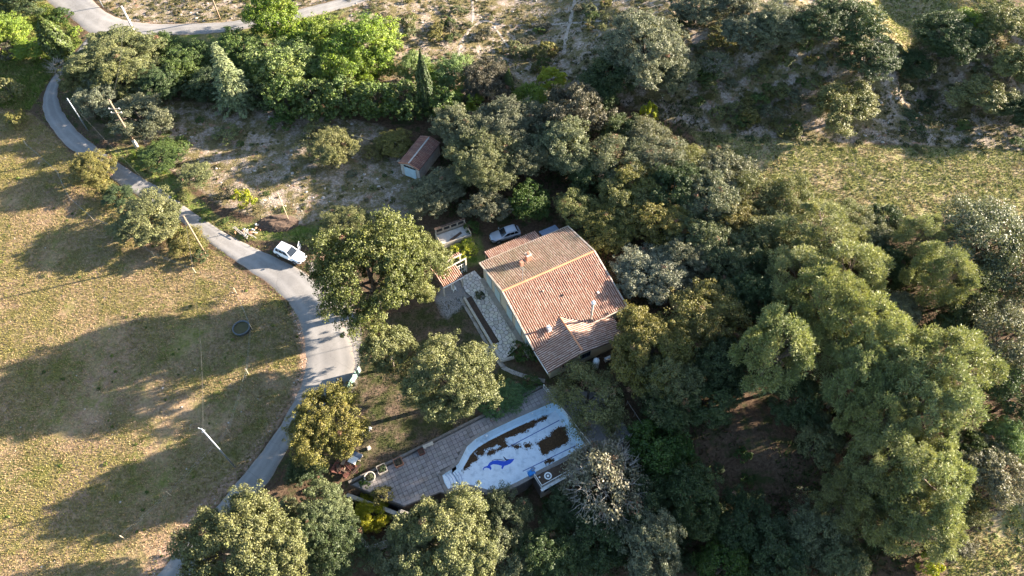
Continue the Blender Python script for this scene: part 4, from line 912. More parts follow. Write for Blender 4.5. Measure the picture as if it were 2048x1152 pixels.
    if open_door:
        d = thing_part('front_door', t, (hl-1.45, hw*.97, 0)); d.rotation_euler[2] = math.radians(-62)
        MB().box((-.5, .0, .66), (1.0, .07, .66)).build('door_panel', paint, d, False, bev=.03); MB().box((-.52, -.03, 1.2), (.8, .03, .42)).build('door_window', 'car_glass', d, False)
        MB().box((-.5, .0, 1.44), (.85, .05, .05)).build('door_frame', paint, d, False); MB().box((hl-1.95, hw*.93, .72), (.95, .06, .55)).build('door_opening', 'black_plastic', t, False)
    return t
def thing_part(name, parent, loc):
    o = link(name, None, parent, loc); o.empty_display_size = .1; return o
car(583, 513, math.atan2(-2.35, 4.45), 'white crossover car with its driver door open on the lane', 'car_white', open_door=True, z=.05)
car(1010, 474, math.radians(180+20), 'silver hatchback parked in the yard behind the villa', 'car_silver', L=4.2, Wd=1.75, Hh=1.45)

# ------------------------------------------------------------------ poles, cables, fence
def pole(base, top_py, r0, r1, mat, label, name='utility_pole', extra=None, hmax=None):
    b = P(*base); h = (hmax or solve_h(b, top_py)-b[2]); t = thing(name, label, 'pole', b)
    MB().tube([(0, 0, -.3), (0, 0, h)], [r0, r1], 10).build('shaft', mat, t, False, True)
    MB().lathe((0, 0, 0), [(r1*1.15, h-.02), (r1*1.15, h+.05), (.001, h+.07)], 10).build('cap', mat, t, False)
    if extra == 'arms':
        for zz in (h-1.6, h-2.3):
            MB().box((0, 0, zz), (1.6, .1, .12)).build('cross_arm', 'grey_wood', t, False)
            for s in (-.7, .7): MB().lathe((s, 0, zz+.06), [(.05, 0), (.06, .1), (.001, .16)], 8).build('insulator', 'white_plastic', t, False)
        MB().box((.15, -.15, .55), (.4, .4, 1.7)).build('footing', 'concrete_post', t, False, bev=.03)
    if extra == 'bracket': MB().tube([(0, 0, h-.2), (-.35, .1, h+.05)], .05).build('bracket', mat, t, False); MB().box((0, 0, h-.5), (.28, .28, .06)).build('collar', mat, t, False)
    if extra == 'hook': MB().tube([(-.25, 0, h-.35), (.25, 0, h-.35)], .03).build('hook_bar', 'galvanised', t, False)
    return np.array([b[0], b[1], b[2]+h])
pA = pole((279, 84), 13, .22, .15, 'concrete_post', 'thick pale concrete utility pole at the road junction', extra='hook')
pB = pole((440, 38), 0, .15, .11, 'wood', 'brown wooden utility pole on the far side of the upper road', hmax=8, extra='hook')
pC = pole((206, 14), 0, .10, .07, 'galvanised', 'galvanised pole on the bank above the junction', name='steel_pole', hmax=7)
pD = pole((176, 261), 197, .10, .07, 'galvanised', 'slim galvanised pole at the roadside bend by the oaks', name='steel_pole', extra='hook')
pE = pole((273, 293), 200, .16, .11, 'wood', 'wooden utility pole with cross arms and pale concrete footing', extra='arms')
pF = pole((411, 508), 433, .14, .10, 'wood', 'weathered wooden utility pole between the meadow shrubs and the lane', extra='hook')
pG = pole((470, 934), 858, .10, .065, 'galvanised', 'shiny galvanised pole at the meadow edge beside the lane', name='steel_pole', extra='bracket')
pH = pole((578, 442), 386, .06, .04, 'pale_wood', 'thin leaning bare wooden post by the brown earth heap', name='wooden_post')
def cable(a, b, sag, label, r=.010):
    a = np.array(a); b = np.array(b); t = np.linspace(0, 1, 16)[:, None]; q = a+(b-a)*t; q[:, 2] -= (4*sag*t*(1-t))[:, 0]
    MB().tube(q, r, 4).build('overhead_cable', 'wire', None, label=label, cat='cable')
dz = np.array([0, 0, -.35])
cable(pA+dz, pB+dz, 1.0, 'black cable between the concrete pole and the brown pole over the upper road')
cable(pA+dz, pE+dz, 1.2, 'black cable from the concrete pole down to the pole with cross arms')
cable(pD+dz, pF+dz, 1.4, 'black cable from the slim galvanised bend pole to the weathered meadow pole')
cable(pF+dz, pG+dz, 1.8, 'black cable from the weathered meadow pole to the shiny galvanised pole')
posts = [((45, 276), (54, 292)), ((111, 338), (118, 349)), ((135, 390), (142, 400)), ((180, 429), (188, 441)), ((250, 461), (256, 473)), ((302, 499), (309, 513)), ((385, 533), (392, 546)), ((469, 573), (473, 586)), ((499, 643), (505, 659)), ((492, 735), (497, 748)), ((453, 855), (460, 866)), ((333, 980), (342, 991)), ((240, 1065), (249, 1077))]
fb = [P(*b) for a, b in posts]; wf = thing('wire_fence', 'two-strand wire fence on thin wooden stakes round the meadow', 'fence', fb[0]); tops = []
for q in fb:
    h = 1.1; MB().tube([(q[0], q[1], q[2]-.2), (q[0]+random.uniform(-.1, .1), q[1]+random.uniform(-.1, .1), q[2]+h)], .045, 6).build('stake', 'pale_wood', wf)
for a, b in zip(fb[:-1], fb[1:]):
    for zz in (.55, .95): MB().tube([(a[0], a[1], a[2]+zz), (b[0], b[1], b[2]+zz)], .007, 3, False).build('wire', 'galvanised', wf)
# water trough
q = P(485, 660); t = thing('water_trough', 'round black rubber trough of murky water in the meadow', 'trough', q)
MB().lathe((0, 0, 0), [(.90, 0), (1.0, .12), (1.02, .5), (1.07, .52), (1.07, .60), (.93, .60), (.92, .4)], 36).build('tub', 'tub_rubber', t, False, True); MB().lathe((0, 0, .42), [(.93, 0), (.5, .0), (.001, 0)], 36).build('water', 'pond_water', t, False)
MB().tube([(1.05, .1, 0), (1.05, .1, .62)], .06).build('valve_pipe', 'black_plastic', t, False)

# ------------------------------------------------------------------ gate, bin, junk in the yard
ga, gb = U(722, 742)[:2], U(697, 784)[:2]; gl = gb-ga; L = np.hypot(*gl); gd = gl/L; gt = thing('sheet_fence', 'pale green sheeting fence at the yard entrance beside the lane', 'fence', (*ga, 0))
for k in range(4):
    a = ga+gd*L*k/4+gd*.05; b = ga+gd*L*(k+1)/4-gd*.05; n = np.array([-gd[1], gd[0]])*random.uniform(-.12, .12); MB().prism([a, b+n, b+n+np.array([.02, .02]), a+np.array([.02, .02])], .12, 1.45+random.uniform(-.15, .1)).build('sheet', 'green_sheet', gt)
for k in range(5): q = ga+gd*L*k/4; MB().tube([(*q, -.1), (*q, 1.6)], .05).build('post', 'grey_wood', gt)
q = P(682, 768); t = thing('wheeled_bin', 'black wheeled bin with a pale sticker beside the lane', 'bin', q, .6)
MB().box((0, 0, .5), (.5, .55, 1.0), 0, 0, 1.15).build('bin_body', 'black_plastic', t, False, bev=.03); MB().box((0, 0, 1.04), (.64, .68, .07)).build('lid', 'black_plastic', t, False, bev=.03); MB().lathe((-.12, .1, 1.08), [(.10, 0), (.001, .005)], 12).build('sticker', 'white_plastic', t, False); MB().tube([(-.2, .36, 1.02), (.2, .36, 1.02)], .025).build('handle', 'black_plastic', t, False)
for s in (-.24, .24): MB().tube([(s-.03, .3, .1), (s+.03, .3, .1)], .1, 10).build('wheel', 'rubber', t, False)
def slabthing(px, py, d, mat, label, name, rz=.4, z=.4, cat='panel', legs=True):
    q = P(px, py); t = thing(name, label, cat, q, rz); MB().box((0, 0, z), d).build('top', mat, t, False, bev=.015)
    for sx in (-1, 1):
        for sy in (-1, 1): MB().box((sx*d[0]*.42, sy*d[1]*.4, (z-d[2]/2)/2), (.06, .06, z-d[2]/2)).build('leg', 'grey_wood', t, False)
slabthing(734, 866, (1.3, .6, .05), 'white_paint', 'narrow white table at the lawn edge under the yellowish oak', 'garden_table', 1.1, .5, 'table')
slabthing(708, 924, (.9, .8, .06), 'white_plastic', 'white-topped table beside the rusty junk heap', 'garden_table', -.4, .62, 'table')
slabthing(716, 915, (1.0, .7, .06), 'sheet_blue', 'blue-grey sheet-topped bench touching the white-topped table', 'work_bench', -.4, .5, 'bench')
q = P(738, 897); t = thing('stone_block', 'small pale square block lying on the lawn', 'block', q, .5); MB().box((0, 0, .12), (.4, .4, .24)).build('block_body', 'pale_stone', t, False, bev=.02); MB().box((0, 0, .25), (.3, .3, .02)).build('block_top', 'pale_stone', t, False)
q = P(692, 938); t = thing('junk_heap', 'rusty brown heap of scrap metal and boards under the yellowish oak', 'scrap', q, .3)
for k in range(26): MB().box((random.gauss(0, .8), random.gauss(0, .7), .15+.5*random.random()), (random.uniform(.5, 1.4), random.uniform(.1, .5), .05), random.random()*3, random.uniform(-.4, .4)).build('scrap_board', random.choice(['rust', 'rust', 'dark_wood', 'wood']), t, False)
q = P(500, 462); t = thing('rubble_heap', 'white rubble and planks dumped at the lane edge', 'rubble', q, 0)
for k in range(24): MB().box((random.gauss(0, .7), random.gauss(0, .5), .1+.3*random.random()), (random.uniform(.15, .5), random.uniform(.1, .35), random.uniform(.08, .2)), random.random()*3, random.uniform(-.5, .5)).build('rubble_piece', random.choice(['white_paint', 'limestone', 'pale_stone', 'terracotta']), t, False, bev=.02)
for k in range(5): MB().box((random.uniform(-1.6, .4), random.uniform(-.8, .3), .22+.1*k), (random.uniform(1.6, 3.0), .12, .04), -.55+random.uniform(-.4, .4)).build('plank', 'grey_wood', t, False)
# brown earth heap behind it
def heap(px, py, rx, ry, h, mat, label, seed):
    q = P(px, py); r = np.random.default_rng(seed); n = 26; m = MB(); g = []
    for i in range(n+1):
        for j in range(n+1):
            x, y = (i/n*2-1), (j/n*2-1); rr = math.hypot(x, y); z = max(0, 1-rr**1.6)*h*(.6+.8*float(vnoise(x*3+seed, y*3))) - (.12 if rr > .98 else 0)+(.08*r.random() if rr < .9 else 0); m.v.append((x*rx, y*ry, z-.03))
    for i in range(n):
        for j in range(n): a = i*(n+1)+j; m.f.append([a, a+n+1, a+n+2, a+1])
    me = m.mesh('earth_heap', mat); tag(link('earth_heap', me, None, q), label, 'earth heap')
heap(556, 447, 3.0, 1.7, .7, 'soil', 'dark brown heap of turned earth behind the white rubble', 4)
q = P(722, 276); t = thing('fallen_pole', 'bleached fallen beam with a cross piece in the shaded garrigue', 'beam', q, -.35); MB().box((0, 0, .12), (3.0, .12, .12)).build('beam', 'pale_wood', t, False); MB().box((-.2, .1, .2), (.1, 1.3, .08)).build('cross_piece', 'pale_wood', t, False)
# wooden rail fence on the slope beside the paved corner
ra = [P(*q)[:2] for q in ((1253, 810), (1283, 856), (1308, 838), (1290, 805))]; t = thing('rail_fence', 'dark wooden rail fence on the slope beside the paved corner', 'fence', (*ra[0], float(hgt(*ra[0]))))
for a, b in ((ra[0], ra[1]), (ra[2], ra[3]), (ra[1], ra[2])):
    for f in (0, .5, 1): c = a+(b-a)*f; z = float(hgt(*c)); MB().tube([(*c, z-.2), (*c, z+1.0)], .05).build('post', 'grey_wood', t)
    MB().tube([(*a, float(hgt(*a))+.9), (*b, float(hgt(*b))+.9)], .04).build('rail', 'grey_wood', t)

# ------------------------------------------------------------------ vegetation: prototypes
def unit(n, rng):
    v = rng.normal(size=(n, 3)); return v/np.linalg.norm(v, axis=1)[:, None]
def leaf_quads(C, N, size, rng, asp=.62, jit=.55, along=None):
    """one four-cornered leaf spray at each C, facing roughly N"""
    n = len(C); N = N+jit*rng.normal(size=(n, 3)); N /= np.linalg.norm(N, axis=1)[:, None]
    T = (unit(n, rng) if along is None else along); T = T-N*(T*N).sum(1)[:, None]; T /= np.linalg.norm(T, axis=1)[:, None]+1e-9; B = np.cross(N, T)
    s = (size*(.65+.7*rng.random(n)))[:, None]; a = T*s; b = B*s*asp; bow = N*s*.22
    V = np.stack([C-a-bow, C-b*1.0+bow*.3, C+a-bow, C+b*1.0+bow*.3], 1).reshape(-1, 3)
    return V, np.arange(4*n).reshape(n, 4)
def crown_mesh(name, seed, R, Hc, zc, lobes, subs, nleaf, leaf, lobe_r=.46, brown=.02, flat_low=.45, spread=.62, asp=.62, needle=False, sub_r=.40, jit=.55, fill=0):
    rng = np.random.default_rng(seed); C = []; N = []; clr = []; br = []; D = []; SZ = []
    k = np.arange(lobes)+.5; zz = 1-(1+flat_low)*k/lobes; ph = k*2.39996+seed
    for i in range(lobes):
        rr = math.sqrt(max(0, 1-min(1, abs(zz[i]))**2)); f = spread*rng.uniform(.70, 1.28); pj = ph[i]+rng.normal()*.25
        lc = np.array([rr*math.cos(pj)*f, rr*math.sin(pj)*f, zz[i]*spread*rng.uniform(.75, 1.25)]); lr = lobe_r*rng.uniform(.7, 1.3); lcol = rng.random(); dens = rng.uniform(.6, 1.25)
        for j in range(subs):
            d = unit(1, rng)[0]; d = d+.75*lc/(np.linalg.norm(lc)+1e-6)+np.array([0, 0, .25]); d /= np.linalg.norm(d)
            sprig = rng.random() < .16; sc = lc+d*lr*(rng.uniform(1.0, 1.28) if sprig else rng.uniform(.45, .98)); sr = lobe_r*sub_r*(.35+.65*lr/lobe_r)*rng.uniform(.6, 1.35)*(.7 if sprig else 1); n = int(nleaf*dens*rng.uniform(.5, 1.35)*(.55 if sprig else 1)); u = unit(n, rng)+.45*d; u /= np.linalg.norm(u, axis=1)[:, None]
            rad = sr*(.45+.65*rng.random(n))[:, None]; p = sc+u*rad*np.array([1, 1, .85])
            C.append(p); D.append(u); N.append(u+.25*np.array([0, 0, 1])); clr.append(np.full(n, .6*rng.random()+.4*lcol)); br.append(np.full(n, 1.0 if rng.random() < brown else 0.0)); SZ.append(np.ones(n))
        if fill:  # oversized inner leaves, added so the crown blocks light through its gaps
            n = int(fill*lr/lobe_r); u = unit(n, rng); C.append(lc+u*lr*(.25+.5*rng.random((n, 1)))); D.append(u); N.append(u); clr.append(np.full(n, lcol)); br.append(np.zeros(n)); SZ.append(np.full(n, 2.3))
    C = np.concatenate(C)*np.array([R, R, Hc/2])+np.array([0, 0, zc]); SZ = np.concatenate(SZ); N = np.concatenate(N); D = np.concatenate(D); clr = np.concatenate(clr); br = np.concatenate(br)
    if needle: V, F = leaf_quads(C, np.cross(D, unit(len(D), rng)), leaf*SZ, rng, .22, .3, D+.5*unit(len(D), rng)+np.array([0, 0, .3]))
    else: V, F = leaf_quads(C, N, leaf*SZ, rng, asp, jit)
    me = mesh_np(name, V, F, 'foliage'); n = len(C)
    cattr(me, 'lc', np.repeat(np.stack([clr, rng.random(n), br], -1), 4, 0).astype(np.float32)); return me
def trunk_mesh(name, seed, R, H, limbs, r0, mat, start=.25, twigs=0):
    rng = random.Random(seed); m = MB(); top = (rng.uniform(-.1, .1)*R, rng.uniform(-.1, .1)*R, H*.8)
    m.tube([(0, 0, -.4), (rng.uniform(-.1, .1), rng.uniform(-.1, .1), H*.3), (top[0]*.7, top[1]*.7, H*.55), top], [r0*1.25, r0, r0*.7, r0*.2], 7)
    for k in range(limbs):
        a = 6.283*k/limbs+rng.uniform(-.4, .4); z0 = H*rng.uniform(start, start+.3); z1 = H*rng.uniform(.5, .88); rr = R*rng.uniform(.45, .8)
        mid = (rr*.5*math.cos(a), rr*.5*math.sin(a), z0+(z1-z0)*.65); end = (rr*math.cos(a+.15), rr*math.sin(a+.15), z1)
        m.tube([(0, 0, z0), mid, end], [r0*.5, r0*.3, r0*.08], 5)
        for j in range(3):
            b = a+rng.uniform(-.8, .8); e = (mid[0]+R*.3*math.cos(b), mid[1]+R*.3*math.sin(b), mid[2]+H*rng.uniform(0, .18)); m.tube([mid, e], [r0*.2, r0*.04], 4, False)
    return m.mesh(name, mat)
def twig_mesh(name, seed, R, Hc, zc, n):
    rng = np.random.default_rng(seed); m = MB()
    for k in range(n):
        d = unit(1, rng)[0]; d[2] = abs(d[2])*.8+.1; p = d*np.array([R, R, Hc/2])*.78+np.array([0, 0, zc]); q = d*np.array([R, R, Hc/2])*rng.uniform(.85, 1.08)+np.array([0, 0, zc]); m.tube([p, (p+q)/2+rng.normal(size=3)*.1, q], [.04, .03, .008], 3, False)
        for j in range(4): e = (p+q)/2+(q-p)*rng.uniform(-.2, .4); m.tube([e, e+rng.normal(size=3)*np.array([.35, .35, .25])+d*.4], [.018, .006], 3, False)
    return m.mesh(name, 'twig')
class Kind:
    def __init__(s, R, H, crowns, trunks, extra=None): s.R, s.H, s.c, s.t, s.x = R, H, crowns, trunks, extra
K = {}
K['oak'] = Kind(4, 7, [crown_mesh('crown', 10+i, 4, 5.6, 4.1, 11+(i*2) % 7, 30, 108, .086, lobe_r=.48, brown=.008, sub_r=.28, jit=.75, fill=150) for i in range(5)], [trunk_mesh('trunk', i, 4, 7, 6, .22, 'bark') for i in range(2)])
K['bigoak'] = Kind(6, 10, [crown_mesh('crown', 30+i, 6, 8.0, 5.9, 17+3*i, 36, 122, .094, lobe_r=.405, brown=.008, spread=.68, sub_r=.28, jit=.75, fill=190) for i in range(3)], [trunk_mesh('trunk', 5, 6, 10, 8, .33, 'bark')])
K['airy'] = Kind(4, 7, [crown_mesh('crown', 50+i, 4, 5.6, 4.1, 18, 24, 62, .08, lobe_r=.38, brown=.02, spread=.72, sub_r=.40, jit=.8, fill=70) for i in range(2)], [trunk_mesh('trunk', 8, 4, 7, 8, .2, 'bark')])
K['bare'] = Kind(4, 6, [crown_mesh('crown', 60, 4, 4.6, 3.5, 17, 11, 58, .12, lobe_r=.40, spread=.68, sub_r=.5)], [trunk_mesh('trunk', 9, 4, 6, 7, .2, 'bark')], twig_mesh('bare_twigs', 3, 4, 4.6, 3.5, 130))
K['pine'] = Kind(4.5, 12, [crown_mesh('crown', 70+i, 4.5, 8.4, 7.4, 21, 16, 118, .17, lobe_r=.33, brown=.0, spread=.74, needle=True, sub_r=.48, flat_low=.6) for i in range(4)], [trunk_mesh('trunk', 11+i, 4.5, 12, 11, .24, 'pine_bark', .35) for i in range(2)])
K['green'] = Kind(4, 7, [crown_mesh('crown', 80+i, 4, 6.0, 3.9, 13, 26, 78, .10, brown=0, flat_low=.7, sub_r=.30, jit=.7, fill=120) for i in range(3)], [trunk_mesh('trunk', 15, 4, 7, 6, .18, 'bark', .15)])
K['bush'] = Kind(1.5, 2.2, [crown_mesh('crown', 90+i, 1.5, 2.0, 1.15, 10, 11, 44, .085, lobe_r=.46, brown=.015, flat_low=.6) for i in range(4)], [trunk_mesh('trunk', 16, 1.5, 2.2, 5, .07, 'bark', .1)])
K['laurel'] = Kind(2.6, 5, [crown_mesh('crown', 100+i, 2.6, 4.9, 2.55, 13, 20, 34, .12, lobe_r=.42, brown=0, flat_low=.9, sub_r=.30) for i in range(3)], [trunk_mesh('trunk', 17, 2.6, 5, 5, .12, 'bark', .1)])
def cypress_mesh(seed, R, H, n):
    rng = np.random.default_rng(seed); t = rng.random(n)**.8; a = rng.random(n)*6.283; prof = R*np.clip(np.sin(np.pi*np.clip(t*.86+.14, 0, 1))**.55*(1-t**5), .04, 1)
    fl = 1+.16*np.sin(a*7+t*9)+.12*rng.normal(size=n); r = prof*np.clip(fl, .5, 1.3)*(.8+.2*rng.random(n)); C = np.stack([r*np.cos(a), r*np.sin(a), .15+t*(H-.2)], -1)
    N = np.stack([np.cos(a), np.sin(a), np.full(n, .35)], -1); V, F = leaf_quads(C, N, .17, rng, .42, .45, np.tile([0, 0, 1.], (n, 1))+.5*unit(n, rng)); me = mesh_np('crown', V, F, 'foliage')
    clr = vnoise(a*3, t*14); cattr(me, 'lc', np.repeat(np.stack([clr, rng.random(n), np.zeros(n)], -1), 4, 0).astype(np.float32)); return me
K['cypress'] = Kind(1.0, 9, [cypress_mesh(1, 1.0, 9, 5200), cypress_mesh(2, 1.0, 9, 5200)], [trunk_mesh('trunk', 18, .3, 9, 1, .13, 'bark')])
def cedar_mesh(seed, R, H):
    rng = np.random.default_rng(seed); C = []; N = []; T = []; clr = []
    for z in np.arange(.8, H-.1, .34):
        rr = R*(1-z/H)**.85+.12; nb = max(4, int(9*rr/R+4)); a0 = rng.random()*6.28
        for k in range(nb):
            a = a0+6.283*k/nb+rng.uniform(-.25, .25); L = rr*rng.uniform(.75, 1.15); n = int(34*L/R*2.2)+8; s = rng.random(n)**.7*L; d = np.array([math.cos(a), math.sin(a)]); pn = np.array([-d[1], d[0]])
            w = .30*(1-.5*s/L)*rng.normal(size=n)*.8; xy = d*s[:, None]+pn*w[:, None]; zz = z+.18*s/L-.16*(s/L)**2*L-.10*rng.random(n); C.append(np.column_stack([xy, zz])); N.append(np.tile([d[0]*.3, d[1]*.3, 1.], (n, 1))); T.append(np.tile([d[0], d[1], .1], (n, 1))+.5*unit(n, rng)); clr.append(np.full(n, rng.random()))
    C = np.concatenate(C); V, F = leaf_quads(C, np.concatenate(N), .15, rng, .38, .35, np.concatenate(T)); me = mesh_np('crown', V, F, 'foliage'); n = len(C); cattr(me, 'lc', np.repeat(np.stack([np.concatenate(clr), rng.random(n), np.zeros(n)], -1), 4, 0).astype(np.float32)); return me
K['cedar'] = Kind(2.6, 9, [cedar_mesh(5, 2.6, 9)], [trunk_mesh('trunk', 19, .3, 9, 1, .16, 'bark')])

TINT = {'oak': (0.1252, 0.1416, 0.0671), 'grey': (0.1399, 0.1503, 0.0887), 'yellow': (0.1587, 0.1481, 0.0438), 'dark': (0.0621, 0.0888, 0.0349), 'darkgreen': (0.055, 0.0966, 0.0208), 'pine': (0.1979, 0.2209, 0.0871), 'bright': (0.1536, 0.2113, 0.0283), 'mint': (0.1602, 0.2155, 0.0713), 'lime': (0.2671, 0.2835, 0.018), 'silver': (0.1929, 0.1943, 0.125), 'cypress': (0.0785, 0.1065, 0.0294), 'cedar': (0.2112, 0.2489, 0.1243), 'laurel': (0.0895, 0.1291, 0.035), 'olive': (0.1511, 0.1601, 0.0618), 'brown': (0.1056, 0.1018, 0.0655), 'lemon': (0.3364, 0.315, 0.015), 'cover': (0.0635, 0.1292, 0.0471), 'hugeoak': (0.1003, 0.115, 0.0352)}
NAME = {'oak': 'holm_oak', 'bigoak': 'holm_oak', 'airy': 'oak_tree', 'bare': 'oak_tree', 'pine': 'pine_tree', 'green': 'leafy_tree', 'bush': 'shrub', 'laurel': 'laurel_bush', 'cypress': 'cypress_tree', 'cedar': 'cedar_tree'}
CAT = {'shrub': 'shrub', 'laurel_bush': 'bush'}
def tree(px, py, w, h, kind, tint, label, group=None, lift=.56, z_=None, name=None):
    name = name or NAME[kind]; kind = 'oak' if (kind == 'bush' and w >= 58) else kind
    k = K[kind]; z = 0.0
    for _ in range(9):
        z = z if z_ is None else z_; p = U(px, py, z+h*lift); z = .5*z+.5*float(hgt(p[0], p[1])) if z_ is None else z_
    D = w*depth(np.array([p[0], p[1], z+h*lift]))/FPX
    t = thing(name, label, CAT.get(name, 'tree'), (p[0], p[1], z-.02), random.random()*6.28, group)
    s = D/(2*k.R); e = random.uniform(.90, 1.12); t.scale = (s*e, s/e, h/k.H*random.uniform(.94, 1.06)); c = np.array(TINT[tint])*random.uniform(.88, 1.12)*np.array([random.uniform(.95, 1.06), 1, random.uniform(.9, 1.1)])
    link('crown', random.choice(k.c), t, None, tuple(c)); link('trunk', random.choice(k.t), t)
    if k.x: link('bare_twigs', k.x, t)
    return t
def conifer(base, top_y, w, kind, tint, label):
    b = P(*base); h = solve_h(b, top_y)-b[2]; k = K[kind]; D = w*depth(b)/FPX; name = NAME[kind]
    t = thing(name, label, 'tree', b, random.random()*6, None); t.scale = (D/2/k.R, D/2/k.R, h/k.H); link('crown', random.choice(k.c), t, None, TINT[tint]); link('trunk', k.t[0], t)
conifer((133, 122), 30, 46, 'cypress', 'cypress', 'stout cypress at the road junction')
conifer((478, 212), 84, 92, 'cedar', 'cedar', 'pale green cedar with a pointed tip in front of the grove')
conifer((856, 232), 98, 27, 'cypress', 'dark', 'tall narrow cypress standing in the hedge')
conifer((1017, 202), 136, 22, 'cypress', 'cypress', 'short cypress beside the brownish oak')
conifer((1170, 285), 208, 13, 'cypress', 'dark', 'thin dark cypress among the oaks of the wood')
W = 'wood between the villa and the hill'; PG = 'pines of the wood right of the pool'
